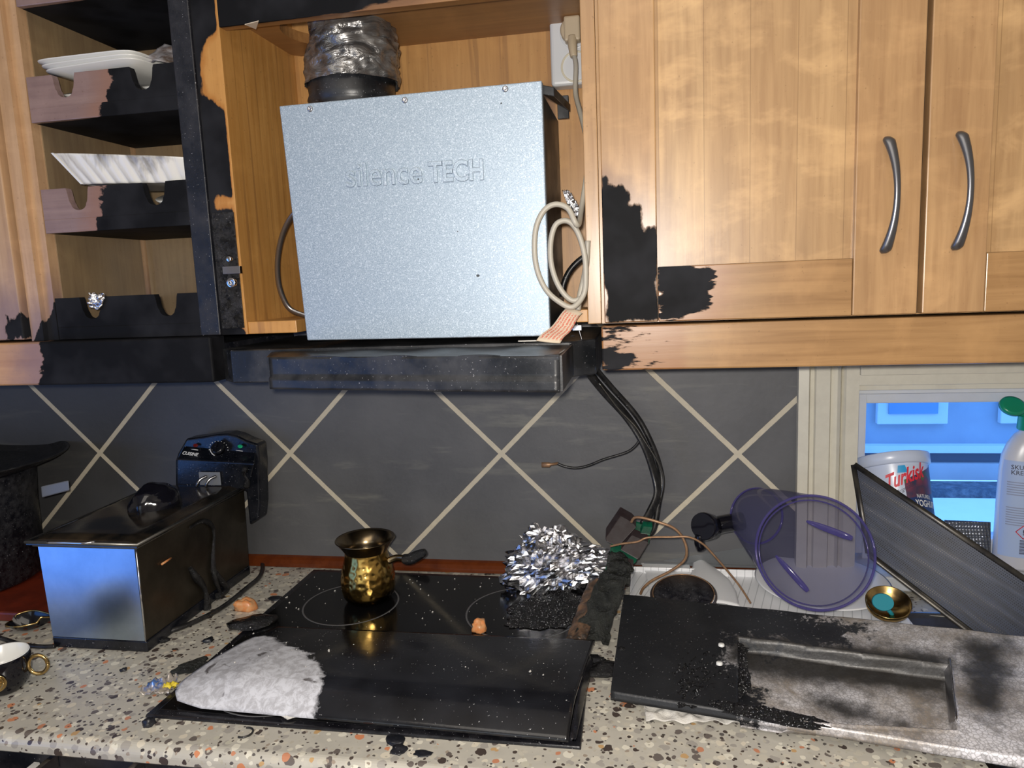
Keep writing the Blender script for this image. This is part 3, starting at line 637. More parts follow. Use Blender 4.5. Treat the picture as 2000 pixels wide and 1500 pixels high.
# vent duct wrapped in tape
vd=thing('vent_duct','round exhaust duct wrapped in wrinkled silver tape going up through the cabinet top','duct',(.66,-.15,1.72))
def duct(z0,z1,r0,r1,cx0,cx1,amp,seed):
    def f(u,v):
        a=2*PI*u; z=z0+(z1-z0)*v; r=r0+(r1-r0)*v; cx=cx0+(cx1-cx0)*v
        p=Vector((math.cos(a)*2.2,math.sin(a)*2.2,z*26+seed)); d=amp*(noise.noise(p)+.6*noise.noise(p*2.7))+amp*.5*abs(noise.noise(Vector((a*1.2+seed,z*90,2))))
        r+=d; return (cx+r*math.cos(a),-.15+r*math.sin(a),z)
    return f
mb=MB(); mb.grid(duct(1.765,1.822,.073,.072,.666,.668,.007,1),110,26); obj('tape_wrap',mb,M['tape'],vd)
mb=MB(); mb.grid(duct(1.812,1.90,.066,.064,.668,.672,.007,9),110,30); obj('tape_wrap',mb,M['tape'],vd)
mb=MB(); mb.lathe([(.070,1.71),(.070,1.725),(.067,1.73),(.067,1.738),(.070,1.742),(.067,1.75),(.069,1.77),(.062,1.78)],(.663,-.15,0),(0,0,1)); obj('duct_spigot',mb,M['hoodblack'],vd)
# braided hose left of the box
mb=MB(); mb.tube([Y(x,y,-.22) for x,y in((600,400),(572,420),(553,455),(543,500),(543,545),(552,580),(568,605),(600,618))],.0042,12,8); 
n=N('braided_steel_hose'); st=n.math('FRACT',n.math('MULTIPLY',n.sep()['Z'],330)); n.set(Base_Color=(.30,.29,.29),Metallic=.9,Roughness=.3); n.bump(st,.8,.002)
tag(obj('braided_hose',mb,n.m),'thin braided metal hose bulging out left of the galvanised box','hose')
# ============================================================ SOCKET + CABLES
so=thing('wall_socket','white double power socket high on the back of the hood niche','socket',(1.02,-.05,1.755))
a=Y(1079,47,-.055); b=Y(1088,170,-.055)
mb=MB(); mb.box(.972,1.036,-.075,-.042,1.757,1.862); obj('housing',mb,M['socket'],so,bevel=.006,seg=3)
for cz in (1.835,1.784):
    c=Vector((1.013,-.0755,cz)); mb=MB(); mb.lathe([(.0245,0),(.0235,.001),(.0215,.001),(.021,-.008),(0,-.008)],c,(0,-1,0),36); obj('socket_well',mb,simple('cream_socket_well',(.62,.57,.44),.3) if cz<1.8 else M['socket'],so)
pg=thing('plug','beige mains plug in the upper half of the double socket','plug',(1.01,-.09,1.80))
c=Vector((1.010,-.078,1.836)); mb=MB(); mb.rings([(c,.0195,(0,-1,0)),(c+Vector((0,-.012,0)),.0195,(0,-1,0)),(c+Vector((0,-.016,0)),.018,(0,-1,0))],28); mb.box(.998,1.023,-.106,-.085,1.815,1.852); obj('plug_body',mb,M['plug'],pg,bevel=.003)
mb=MB(); mb.tube([(1.010,-.100,1.82),(1.011,-.106,1.805),(1.0125,-.108,1.79)],lambda t:.0085-.003*t,14,6); obj('strain_relief',mb,M['plug'],pg)
mb=MB(); pts=[(1.0125,-.107,1.793),(1.016,-.115,1.775)]+[tuple(Y(x,y,-.13-.03*i)) for i,(x,y) in enumerate(((1124,180),(1132,215),(1141,250),(1150,300)))]+[(1.030,-.25,1.55)]
# coil
pts+= [tuple(Y(x,y,-.312)) for x,y in ((1128,440),(1110,408),(1085,399),(1062,412),(1047,445),(1044,490),(1050,530),(1066,565),(1090,588),(1118,600))]
pts+= [tuple(Y(x,y,-.305)) for x,y in ((1140,575),(1144,540),(1142,500),(1132,462),(1118,438),(1102,431),(1085,440),(1076,470),(1076,510),(1085,545),(1100,572),(1118,587),(1135,583))]
mb.tube(pts,.0038,12,6); tag(obj('mains_cable',mb,M['greycable']),'grey mains cable from the plug, coiled in two loops right of the galvanised box','cable')
mb=MB(); mb.tube([Y(x,y,-.284) for x,y in((1148,470),(1146,510),(1140,545),(1133,575),(1129,606))],.0040,12,6); tag(obj('cable_end',mb,M['greycable']),'straight grey cable running down to the clamp over the wooden block','cable')
mb=MB(); mb.tube([Y(x,y,-.20) for x,y in((1148,498),(1130,510),(1112,530),(1101,555),(1098,580))],.0045,10,6); tag(obj('black_wire',mb,M['blackcable']),'short thick black wire arching inside the cable coil','wire')
# card tag
ca,cb,cc,cd=[Y(x,y,v) for x,y,v in((1112,598,-.300),(1138,612,-.300),(1094,672,-.345),(1047,667,-.345))]
def tagf(u,v): return ca.lerp(cb,v).lerp(cd.lerp(cc,v),u)+Vector((0,-.004*math.sin(PI*v),.002*math.sin(u*9)))
tag(obj('card_tag',MB().grid(tagf,20,10,(0,.0006,.0003)),M['tagpaper']),'cream card tag with rows of red print hanging beside the cable clamp','tag')
# torn paper in coil
mb=MB(); 
def torn(u,v):
    a=Y(1098,372,-.24).lerp(Y(1112,372,-.24),v); b=Y(1118,428,-.24).lerp(Y(1140,418,-.24),v); p=a.lerp(b,u); return p+Vector((0,.006*noise.noise(Vector((u*6,v*6,1))),.004*noise.noise(Vector((v*14,u*9,4)))))
tag(obj('torn_foil_strip',MB().grid(torn,18,12,(0,.0006,0)),M['foil']),'torn scrap of silvery foil tape behind the top of the cable coil','scrap')
# cable clamp
cl=thing('cable_clamp','small steel screw clamp holding the cable under the niche edge','clamp',Y(1135,668,-.27))
mb=MB(); mb.tube([Y(x,y,-.27) for x,y in((1127,632),(1131,645),(1137,665))],.0016,8,4); obj('screw_shank',mb,M['chrome'],cl)
mb=MB(); a=Y(1136,667,-.27); mb.box(a.x-.008,a.x+.008,-.274,-.266,a.z-.0015,a.z+.002); a=Y(1127,640,-.27); mb.box(a.x-.006,a.x+.007,-.275,-.265,a.z-.004,a.z+.004); obj('clamp_bar',mb,M['chrome'],cl,bevel=.0006)
# hanging scorched cables
mb=MB(); mb.tube([Y(1118,665,-.22)]+[Y(x,y,v) for x,y,v in((1130,700,-.16),(1150,728,-.10),(1180,765,-.07),(1225,815,-.05),(1258,868,-.05),(1278,925,-.05),(1284,965,-.06),(1270,1000,-.075),(1256,1025,-.09))],.0092,14,7,flat=.6)
tag(obj('scorched_cable',mb,M['blackcable']),'thick flat black cable hanging from the hood to the burnt circuit board','cable')
mb=MB(); mb.tube([Y(x,y,v) for x,y,v in((1142,690,-.2),(1165,722,-.09),(1195,757,-.055),(1243,812,-.04),(1272,865,-.04),(1288,910,-.04),(1293,945,-.045),(1286,985,-.06),(1278,1030,-.08),(1268,1046,-.09))],.0050,10,7)
tag(obj('scorched_cable',mb,M['blackcable']),'thinner black cable beside the flat one, ending right on the circuit board','cable')
mb=MB(); mb.tube([Y(x,y,v) for x,y,v in((1170,748,-.085),(1205,795,-.068),(1240,832,-.062),(1258,860,-.062),(1283,900,-.062),(1296,935,-.06),(1290,975,-.062))],.0013,8,6)
tag(obj('bare_wire',mb,M['steel_dirty']),'thin bare wire twisted over the hanging black cables','wire')
sw=thing('spade_wire','loose scorched wire with spade connector branching left from the hanging cables','wire',Y(1160,905,-.05))
mb=MB(); mb.tube([Y(x,y,-.055) for x,y in((1252,855),(1240,872),(1222,884),(1180,897),(1150,909),(1125,914),(1103,911),(1088,905))],.0024,10,6); obj('wire',mb,M['blackcable'],sw)
mb=MB(); a,b=Y(1076,907,-.055),Y(1089,906,-.055); mb.rings([(Y(1058,908,-.055),(.0048,.0038),(1,0,0)),(Y(1073,908,-.055),(.0048,.0038),(1,0,0)),(Y(1076,907,-.055),(.0024,.0024),(1,0,0)),(Y(1090,905,-.055),(.0024,.0024),(1,0,0))],12); obj('spade_connector',mb,M['copper'],sw)
# ============================================================ HOB AND WHAT LIES ON IT
HB=[Vector((.457,-.515,0)),Vector((1.033,-.515,0)),Vector((1.025,-.032,0)),Vector((.466,-.026,0))]
hb_=thing('hob','black glass built-in electric hob with grey ring zones, strewn with soot','hob',(.745,-.27,.90))
def quad(zv,ins): 
    c=sum(HB,Vector())/4; return [Vector((p.x+(ins if p.x<c.x else -ins),p.y+(ins if p.y<c.y else -ins),zv)) for p in HB]
mb=MB(); mb.hexa(quad(.8995,0),quad(.904,.001)); obj('frame',mb,M['hobframe'],hb_,bevel=.0015)
mb=MB(); mb.hexa(quad(.9035,.012),quad(.9052,.013)); obj('glass_plate',mb,M['hob'],hb_,bevel=.0008)
def ringm(cx,cy,r,w_): 
    mb=MB(); mb.lathe([(r-w_,.9052),(r-w_,.9055),(r,.9055),(r,.9052)],(cx,cy,0),(0,0,1),80); return mb
for cx,cy,r,w_ in ((.604,-.170,.083,.003),(.910,-.176,.097,.003),(.60,-.405,.10,.003),(.76,-.455,.03,.0015),(.90,-.42,.08,.003)): obj('cooking_zone_ring',ringm(cx,cy,r,w_),M['ring'],hb_)
# cezve
cz=thing('coffee_pot','small hammered brass Turkish coffee pot with long handle standing on the hob','pot',(.628,-.150,.906))
PC=Vector((.630,-.150,.9058))
prof=[(r_*.95,z_*.9) for r_,z_ in [(0,0),(.030,0),(.040,.003),(.0465,.012),(.0495,.028),(.0495,.045),(.046,.065),(.0415,.082),(.039,.093),(.0385,.099)]]
mb=MB(); mb.lathe(prof,PC,n=64); 
obj('body',mb,M['brass'],cz,paint=lambda P:np.where(P[:,2]<.918,.006,-.03)+.02*np.clip((P[:,0]-.655)/.02,0,1))
mb=MB(); mb.lathe([(r_*.92,z_*.9) for r_,z_ in [(.0395,.098),(.042,.103),(.048,.112),(.0545,.121),(.0565,.1225),(.0555,.124),(.0515,.121),(.045,.113),(.039,.105),(.0365,.097),(.0365,.07)]],PC,n=64); obj('flared_rim',mb,M['brassdark'],cz)
mb=MB(); mb.lathe([(0,.083),(.02,.0835),(.0345,.083)],PC,n=32); obj('burnt_coffee',mb,M['tar'],cz)
hdl=[PC+Vector((.036,.0,.068)),PC+Vector((.053,.004,.075)),Y(800,1092,-.15),Y(818,1084,-.15),Y(831,1077,-.15)]
mb=MB(); mb.tube(hdl[:3],.0062,12,6,flat=.7); obj('handle_socket',mb,M['brassdark'],cz)
mb=MB(); mb.tube([hdl[1].lerp(hdl[2],.55)]+hdl[2:],lambda t:.008+.004*math.sin(PI*t*.9)-.004*t,14,6); 
o=obj('melted_handle',mb,M['tar'],cz)
# foil lump
fo=MB(); fa=[Y(x,y,-.11) for x,y in((985,1040),(1180,1090))]
def lump(cx,cy,cz0,rx,ry,rz,seed,amp,nu=64,nv=32,tilt=0):
    def f(u,v):
        a=2*PI*u; b=PI*(v-.5)*.999; p=Vector((math.cos(a)*math.cos(b),math.sin(a)*math.cos(b),math.sin(b)))
        k=1+amp*(noise.noise(p*1.6+Vector((seed,0,0)))+.5*noise.noise(p*4+Vector((0,seed,0))))+amp*.55*(noise.cell(p*7+Vector((seed,)*3))-.5)+amp*.5*noise.noise(p*12)
        z=cz0+rz*p.z*k+tilt*p.x*rx; return (cx+rx*p.x*k,cy+ry*p.y*k,max(z,cz0-rz*.62))
    return f
fl=MB()
def foilf(u,v):
    a=2*PI*u; b=PI*(v-.5)*.999; p=Vector((math.cos(a)*math.cos(b),math.sin(a)*math.cos(b),math.sin(b)))
    k=1+.30*noise.noise(p*1.7+Vector((4,0,0)))+.16*noise.noise(p*4.5)+.10*noise.noise(p*11)+.10*(noise.cell(p*6)-.5)
    s=1-.45*max(0,p.x)   # narrower to the right
    x=.951+.088*p.x*k; y=-.075+.055*p.y*k; z=.948+ .058*p.z*k*s+(.016 if p.x<-.3 else 0)*p.z+p.x*.012
    return (x,y,max(z,.9058+.03*max(0,p.x)**2))
fl.grid(foilf,80,44,smooth=False); tag(obj('foil_ball',fl,M['foil']),'crumpled lump of shiny aluminium foil at the back right of the hob','foil')
fl=MB()
def greasef(u,v):
    c=Z(1072,1190,.907); a=2*PI*u; k=1+.35*noise.noise(Vector((math.cos(a)*1.6,math.sin(a)*1.6,2)))+.18*noise.noise(Vector((math.cos(a)*7,math.sin(a)*7,5))); x,y=.066*k*v*math.cos(a),.070*k*v*math.sin(a); p=Vector((c.x+x+.25*y,c.y+y,.9066)); return p+Vector((0,0,.011*(1-v**4)*abs(noise.noise(p*90))+.004*(1-v**3)))
fl.grid(greasef,90,40,(0,0,-.0006)); tag(obj('burnt_residue',fl,M['tarwet'],fix=True),'wet black burnt residue in front of the foil lump on the right hob zone','residue')
# visor lying on the hob
vs_=MB()
TL,TR=Vector((.530,-.288,.918)),Vector((1.036,-.306,.930))
BL,BR=Vector((.500,-.500,.917)),Vector((1.018,-.515,.912))
def visf(u,v):
    s=v; left=TL.lerp(BL,s); right=TR.lerp(BR,s)
    # rounded left tip
    tip=.0
    left.x=float(np.interp(s,[0,.25,.5,.8,.90,.96,1],[.530,.503,.487,.475,.478,.49,.53]))
    p=left.lerp(right,u); h=.024*math.sin(PI*min(1,(s*.62)))*(.35+.65*min(1,u*6)); 
    if s>.72: t=(s-.72)/.28; h=h*(1-t**2.2)-.0*t; 
    p.z=.911+ (p.z-.911)*(1-s)*1.0 + h; return p
vs_.grid(visf,110,46,(0,0,-.0022))
vis=thing('hood_visor','curved glossy hood visor lying on the front of the hob, white at its left end','visor',(.76,-.4,.905))
wh=[(Z(x,y,.93).x,Z(x,y,.93).y) for x,y in((340,1330),(400,1260),(450,1235),(535,1235),(560,1262),(610,1280),(625,1320),(605,1395),(340,1380))]
obj('curved_sheet',vs_,M['visor'],vis,paint=lambda P:-polysd(P[:,[0,1]],wh))
mb=MB(); mb.grid(lambda u,v:(1.020+.006*(1-v)+(.010)*(1-u),-.325-.185*u,.9075+.018*math.sin(PI*min(1,.15+u*.85))*v),30,6,(-.002,0,0)); obj('end_flange',mb,M['hobframe'],vis)
# scraps
def scrap(px,py,zv,r,mat,name,label,cat,group=None,h=.5,seed=0,sx=1.0,rot=0,tall=1):
    c=Z(px,py,zv); mb=MB(); cr,sr=math.cos(rot),math.sin(rot)
    def f(u,v):
        a=2*PI*u; b=PI*(v-.5)*.999; p=Vector((math.cos(a)*math.cos(b),math.sin(a)*math.cos(b),math.sin(b))); k=1+.45*noise.noise(p*1.1+Vector((seed,seed*2,.3)))+.22*noise.noise(p*2.9+Vector((seed,.5,0)))
        x,y,z=p.x*r*sx*k,p.y*r*k,p.z*r*h*k*tall
        return (c.x+x*cr-y*sr,c.y+x*sr+y*cr,max(zv,zv+r*h*.4+z))
    mb.grid(f,20,12); o=obj(name,mb,mat); tag(o,label,cat,group); return o
scrap(937,1232,.9056,.012,M['orange'],'food_scrap','orange-brown shard standing on the right cooking zone','scrap',h=1.1,seed=3)
scrap(480,1190,.900,.015,M['orange'],'melted_stub','scorched orange-brown stub lying left of the hob by the fryer cable','scrap',h=1.0,seed=5,sx=1.3,rot=.4)
scrap(375,1305,.900,.017,M['melt'],'charred_flake','black charred flake touching the white end of the hood visor','flake',h=.35,seed=8,sx=1.5,rot=.8)
scrap(290,1416,.900,.008,M['soot'],'charred_flake','small black char crumb at the front left corner of the hob','flake',h=.9,seed=11,rot=.3)
scrap(241,1310,.900,.005,M['soot'],'charred_flake','tiny black crumb on the worktop in front of the fryer','flake',h=.6,seed=12)
scrap(408,1252,.900,.008,M['soot'],'charred_flake','black crumb between the fryer and the hood visor','flake',h=.5,seed=13)
scrap(772,1448,.900,.010,M['soot'],'charred_flake','ragged black flake just below the hob front edge','flake',h=.3,seed=14,sx=1.4,rot=-.6)
scrap(780,1466,.900,.009,M['soot'],'charred_flake','ragged black flake nearest the worktop edge in front of the hob','flake',h=.3,seed=15)
scrap(825,1472,.900,.006,M['soot'],'charred_flake','small black sliver right of the two ragged flakes below the hob','flake',h=.3,seed=18,sx=1.8)
scrap(540,1170,.900,.009,M['soot'],'charred_flake','dark flake at the back left edge of the hob','flake',h=.3,seed=16,sx=1.8)
scrap(320,1253,.900,.008,M['tar'],'melted_drip','glossy black drip at the fryer foot corner','drip',h=.6,seed=17)
scrap(568,1398,.9056,.009,M['paper'],'charred_flake','pale grey crumb on the front left of the hob','flake',h=.4,seed=19)
for i,(px,py,r,lb) in enumerate(((490,1222,.022,'knot of wet black melted plastic at the left edge of the hob'),(1178,1312,.017,'black tarry crust bridging the hob and the burnt plate'),(1155,1290,.011,'black tarry crumb on the right rim of the hob'))):
    scrap(px,py,.9045,r,M['tar'],'melted_lump',lb,'residue',h=.45,seed=20+i,sx=1.7,rot=.3)
mb=MB(); c=Z(478,1432,.901); mb.tube([c+Vector((.010*math.cos(a),.010*math.sin(a),.001)) for a in np.linspace(-1.9,1.9,14)],.0013,8,3); tag(obj('wire_ring',mb,M['blackcable']),'small open black ring on the worktop below the hob','ring')
mb=MB()
for i in range(240):
    u,v=random.random(),random.random(); p=Vector((.475+.54*u,-.505+.46*v,.9055)); 
    if -.52<p.y<-.285: 
        s=(p.y+.288)/-.212; p.z=.911+.024*math.sin(PI*min(1,s*.62))+.004 if s<.7 else .9055
        if s>=.7: continue
    r=.0006+.0016*random.random()**3; a=random.random()*3
    mb.rings([(p,r,(0,0,1)),(p+Vector((r*.3,0,r*.9)),r*.4,(0,0,1))],5)
tag(obj('soot_crumbs',mb,M['paper']),'scatter of pale ash crumbs over the hob and visor','crumbs',kind='stuff')
# wrapper
wr=thing('sweet_wrapper','crinkled clear wrapper with blue and yellow print left of the hob','wrapper',Z(310,1350,.9))
a,b,c,d=[Z(x,y,.9015) for x,y in((268,1362),(300,1332),(350,1325),(330,1358))]
mb=MB(); mb.grid(lambda u,v:a.lerp(b,v).lerp(d.lerp(c,v),u)+Vector((0,0,.003+.012*abs(noise.noise(Vector((u*5,v*5,7)))))),26,16,(0,0,-.0004)); obj('film',mb,M['wrap'],wr)
mb=MB(); e=Z(334,1345,.905); mb.grid(lambda u,v:(e.x-.009+.018*u,e.y-.006+.012*v,.911+.006*noise.noise(Vector((u*4,v*4,2)))),10,8,(0,0,-.0004)); obj('yellow_print',mb,M['yellow'],wr)
# ============================================================ FRYER
fr=thing('deep_fryer','rectangular steel deep fryer with dark lid and black control head, covered in soot','fryer',(.262,-.2,.90))
x0,x1,ya,yb=.176,.345,-.356,-.050
mb=MB(); 
mb.hexa([Vector((x0,ya,.90)),Vector((x1,ya,.90)),Vector((x1,yb,.90)),Vector((x0,yb,.90))],[Vector((x0,ya,.918)),Vector((x1,ya,.918)),Vector((x1,yb,.918)),Vector((x0,yb,.918))]); obj('foot',mb,M['fryerblack'],fr,bevel=.002)
mb=MB(); lo=[(x0+.001,ya+.001),(x1-.001,ya+.001),(x1-.001,yb),(x0+.001,yb)]; hi=[(x0-.002,ya-.002),(x1+.003,ya-.002),(x1+.003,yb),(x0-.002,yb)]
mb.hexa([Vector((*p,.918)) for p in lo],[Vector((*p,1.072)) for p in hi]); obj('body',mb,M['fryerside'],fr,bevel=.002)
mb=MB(); mb.hexa([Vector((x0+.002,ya-.0005,.919)),Vector((x1-.003,ya-.0005,.919)),Vector((x1-.003,ya+.0,.919)),Vector((x0+.002,ya+.0,.919))],[Vector((x0,ya-.0032,1.070)),Vector((x1,ya-.0032,1.070)),Vector((x1,ya-.0022,1.070)),Vector((x0,ya-.0022,1.070))]); obj('front_panel',mb,M['fryer_front'],fr)
mb=MB(); mb.tube([(x1-.001,ya-.001,.919),(x1+.003,ya-.003,1.072)],.0013,8); obj('corner_seam',mb,M['chrome'],fr)
mb=MB(); mb.tube([(x0-.004,ya-.006,1.074),(x1+.005,ya-.006,1.074),(x1+.005,yb,1.074)],.0035,8,smooth=False); obj('rim',mb,M['steel_dirty'],fr)
def lidf(u,v):
    e=min(u,1-u)*2; g=min(v,1-v)*2; p=Vector((x0-.012+(x1-x0+.024)*u,ya-.012+(yb-ya+.0)*v,1.080)); p.z+=.008*min(1,e*5)*min(1,g*9); return p
mb=MB(); mb.grid(lidf,30,44,(0,0,-.005)); obj('lid',mb,M['lidblack'],fr)
mb=MB(); mb.tube([(x0-.012,yb-.02,1.080),(x0-.012,ya-.012,1.080),(x1+.012,ya-.012,1.080),(x1+.012,yb-.01,1.080)],.0028,8,smooth=False); obj('lid_edge',mb,M['steel_dirty'],fr,bevel=0)
mb=MB(); mb.tube([(.205,ya-.015,1.081),(.24,ya-.018,1.083),(.275,ya-.018,1.083),(.285,ya-.010,1.083)],.002,8,4); obj('front_catch',mb,M['chrome'],fr)
hA,hB=Vector((.258,-.235,1.088)),Vector((.262,-.145,1.088))
hd1=Z(265,985,1.10); hd2=Z(340,965,1.10)
c=(hd1+hd2)/2; c.z=1.088
mb=MB()
def knob(u,v):
    a=2*PI*u; b=PI*.5*v; p=Vector((math.cos(a)*math.cos(b),math.sin(a)*math.cos(b),math.sin(b))); k=1+.10*noise.noise(p*2.2)
    x,y=p.x*.034*k,p.y*.044*k; r_=-.5; return (c.x+x*math.cos(r_)-y*math.sin(r_),c.y+x*math.sin(r_)+y*math.cos(r_),1.087+p.z*.042*k)
mb.grid(knob,36,14); obj('lid_handle',mb,M['cupblack'],fr)
# control head
H=lambda x,y:Y(x,y,-.055)
out=[(342,955),(342,900),(347,885),(357,868),(363,857),(395,853),(425,848),(445,847),(462,851),(480,860),(503,868),(506,900),(508,985),(505,1015),(487,1026),(480,960)]
mb=MB(); mb.poly([H(x,y) for x,y in out],(0,.035,0)); 
for i in range(len(mb.v)): pass
ch=obj('control_head',mb,M['fryerblack'],fr,bevel=.004,seg=3)
# sloped face
sf=[Y(347,895,-.082),Y(500,915,-.082),Y(500,872,-.056),Y(366,860,-.056)]
mb=MB(); mb.hexa([Y(345,960,-.080),Y(485,955,-.080),Y(485,955,-.05),Y(345,960,-.05)],[Y(345,897,-.080),Y(498,905,-.080),Y(500,880,-.05),Y(362,866,-.05)]); obj('control_face',mb,M['fryerblack'],fr,bevel=.003,seg=3)
fx=(sf[1]-sf[0]).normalized(); fy=((Y(430,855,-.050)-Y(425,900,-.080))).normalized()
fo_=lambda x,y:(lambda p:p+Vector((0,-.001,.001)))(Y(x,y,-.080+.030*max(0,(901-y)/38)-.0025))
text('brand_lettering','CUISINE',M['white_ink'],fo_(357,888),fx,fy,.0095,fr,.0002,shear=.35,wfit=.0335,offset=.02)
cc=fo_(428,878); nn=fx.cross(fy)
mb=MB(); mb.rings([(cc,.013,nn),(cc+nn*.008,.0125,nn),(cc+nn*.010,.010,nn)],28); mb.box(-.002,.002,-.011,.011,.010,.013,M=Matrix.Translation(cc)@Matrix((fx,fy,nn)).transposed().to_4x4()); obj('thermostat_knob',mb,M['fryerblack'],fr)
mb=MB()
for a in np.linspace(.0,3.4,11): p=cc+fx*.0195*math.cos(a)+fy*.0165*math.sin(a)+nn*.0008; mb.rings([(p,.0009,nn),(p+nn*.0005,.0009,nn)],6)
mb.tube([cc+nn*.001+fx*.0175*math.cos(a)+fy*.016*math.sin(a) for a in np.linspace(3.3,4.3,8)],.0009,6,3); obj('dial_marks',mb,M['white_ink'],fr)
for (px,py,mt,nm) in ((383,871,'red_led','red_indicator_lamp'),(470,873,'green_led','green_indicator_lamp')):
    p=fo_(px,py); mb=MB(); mb.rings([(p,(.0055,.004),nn,fx),(p+nn*.002,(.0045,.003),nn,fx)],18); obj(nm,mb,M[mt],fr)
    p=fo_(px-2,py+8); mb=MB(); mb.tube([p-fx*.007,p+fx*.007],.0007,6); obj('lamp_caption',mb,M['white_ink'],fr)
mb=MB(); a,b=Y(388,922,-.084),Y(432,948,-.084); mb.box(a.x,b.x,-.0850,-.0825,b.z,a.z); obj('element_plate',mb,M['tagw'],fr,bevel=.001)
for dx in (0,18): mb=MB(); mb.tube([Y(398+dx+6,930,-.086),Y(392+dx,936,-.094),Y(386+dx,944,-.098),Y(384+dx,950,-.098)],.0028,10,5); obj('heating_element_pipe',mb,M['steel'],fr)
mb=MB(); mb.tube([Y(x,y,-.088) for x,y in((480,912),(476,925),(483,938),(481,952))],lambda t:.004+.002*math.sin(9*t),8,5); obj('melted_cable_knot',mb,M['tar'],fr)
# drips on right side
mb=MB(); sd_=lambda x,y:X(x,y,x1+.0045)
mb.tube([sd_(x,y) for x,y in((372,1030),(395,1018),(412,1025),(418,1045),(416,1090),(420,1130),(432,1160),(440,1175))],lambda t:.0025+.0025*math.sin(7*t)**2,10,6)
mb.tube([sd_(x,y) for x,y in((372,1110),(385,1130),(400,1150),(405,1185),(400,1215))],lambda t:.004+.003*math.sin(6*t)**2,10,6)
mb.tube([sd_(x,y) for x,y in((420,1120),(436,1140),(442,1152),(425,1165))],lambda t:.006,10,6)
obj('melted_drips',mb,M['tar'],fr)
mb=MB(); a=sd_(316,1102);b=sd_(334,1090); mb.tube([a,b],.0018,8); obj('wood_splinter',mb,M['orange'],fr)
mb=MB(); mb.tube([Z(x,y,.905) for x,y in((495,1085),(512,1100),(508,1125),(480,1150),(440,1182),(400,1205),(352,1226),(318,1236))],.0042,10,6)
tag(obj('fryer_cable',mb,M['blackcable']),'black power cable curling on the worktop right of the fryer','cable')
mb=MB(); mb.tube([Z(x,y,.904) for x,y in((-40,1238),(0,1246),(40,1258),(80,1263),(108,1262))],.0035,10,6)
tag(obj('worktop_cable',mb,M['blackcable']),'black cable on the worktop between the cup and the fryer foot','cable')
# ============================================================ LEFT CORNER
tag(obj('cutting_board',MB().box(-.35,.158,-.285,-.03,.9005,.918),M['redwood'],bevel=.004),'dark red-brown wooden board under the black pot at the left','board')
bp=thing('black_pot','tall sooty black pot at the left edge beneath a flared black pan','pot',(-.11,-.17,.918))
mb=MB(); mb.lathe([(0,.919),(.125,.919),(.133,.925),(.135,1.06),(.140,1.13),(.132,1.132),(.128,.94),(0,.94)],(-.185,-.17,0),n=64); obj('body',mb,M['potblack'],bp)
mb=MB(); a=Y(80,966,-.16); b=Y(134,946,-.16); mb.hexa([Y(82,972,-.15),Y(136,958,-.15),Y(136,958,-.135),Y(82,972,-.135)],[Y(80,950,-.15),Y(134,938,-.15),Y(134,938,-.135),Y(80,950,-.135)]); obj('side_handle',mb,M['tagw'],bp,bevel=.002)
bw=thing('black_pan','wide flared black pan resting on top of the pot at the left edge','pan',(-.11,-.17,1.13))
mb=MB(); mb.lathe([(0,1.133),(.145,1.134),(.165,1.140),(.190,1.149),(.198,1.154),(.200,1.157),(.195,1.157),(.182,1.150),(.14,1.142),(0,1.139)],(-.185,-.17,0),n=72); obj('bowl',mb,M['tar'],bw)
# leaf dish
ld=thing('leaf_dish','small glossy dark leaf-shaped dish with pale gold rim by the fryer','dish',Z(55,1225,.9))
c=Z(56,1230,.902)
def leaf(u,v):
    a=2*PI*u; r=v; lx=.031*math.cos(a)*(1+.30*max(0,math.cos(a))**6); ly=.019*math.sin(a)*(1-.35*max(0,math.cos(a)))
    th=.45; x=lx*math.cos(th)-ly*math.sin(th); y=lx*math.sin(th)+ly*math.cos(th); return x*r,y*r
mb=MB(); mb.grid(lambda u,v:(c.x+leaf(u,v)[0],c.y+leaf(u,v)[1],.9015+.016*v*v+.010*v*v*(leaf(u,v)[1]>0)*abs(math.sin(2*PI*u))),44,10,(0,0,.001),rim=False); obj('bowl',mb,M['cupblack'],ld)
mb=MB(); mb.tube([(c.x+leaf(u,1.0)[0],c.y+leaf(u,1.0)[1],.9175+.010*(leaf(u,1)[1]>0)*abs(math.sin(2*PI*u))) for u in np.linspace(0,1,34)],.0016,8,2); obj('rim',mb,M['gold'],ld)
# cup
cu=thing('espresso_cup','small black porcelain cup with white inside, gold emblem and round gold handle','cup',(.20,-.462,.90))
CC=Vector((.203,-.473,.9005))
mb=MB(); mb.lathe([(0,0),(.022,0),(.024,.002),(.031,.012),(.035,.028),(.0355,.046),(.0345,.052)],CC,n=48); obj('body',mb,M['cupblack'],cu)
mb=MB(); mb.lathe([(.0347,.052),(.0340,.0535),(.0325,.052),(.0325,.03),(.022,.010),(0,.009)],CC,n=48); obj('inside',mb,M['white'],cu)
hc=CC+Vector((.047,.012,.033)); e1=Vector((.95,.3,0)).normalized(); e2=Vector((0,0,1))
mb=MB(); mb.tube([hc+e1*.013*math.cos(a)+e2*.014*math.sin(a) for a in np.linspace(0,2*PI,22)],.0028,10,2); obj('ring_handle',mb,M['gold'],cu)
ec=Y(8,1337,-.512); mb=MB(); nn2=(Vector((.5,-.86,0))).normalized(); ec=CC+nn2*.0352+Vector((0,0,.026))
mb.rings([(ec,.0135,nn2),(ec+nn2*.0012,.0125,nn2)],30); mb.tube([ec+nn2*.0015+Vector((-nn2.y,nn2.x,0))*.0095*math.cos(a)+Vector((0,0,.0095))*math.sin(a) for a in np.linspace(0,2*PI,20)],.0012,8,2)
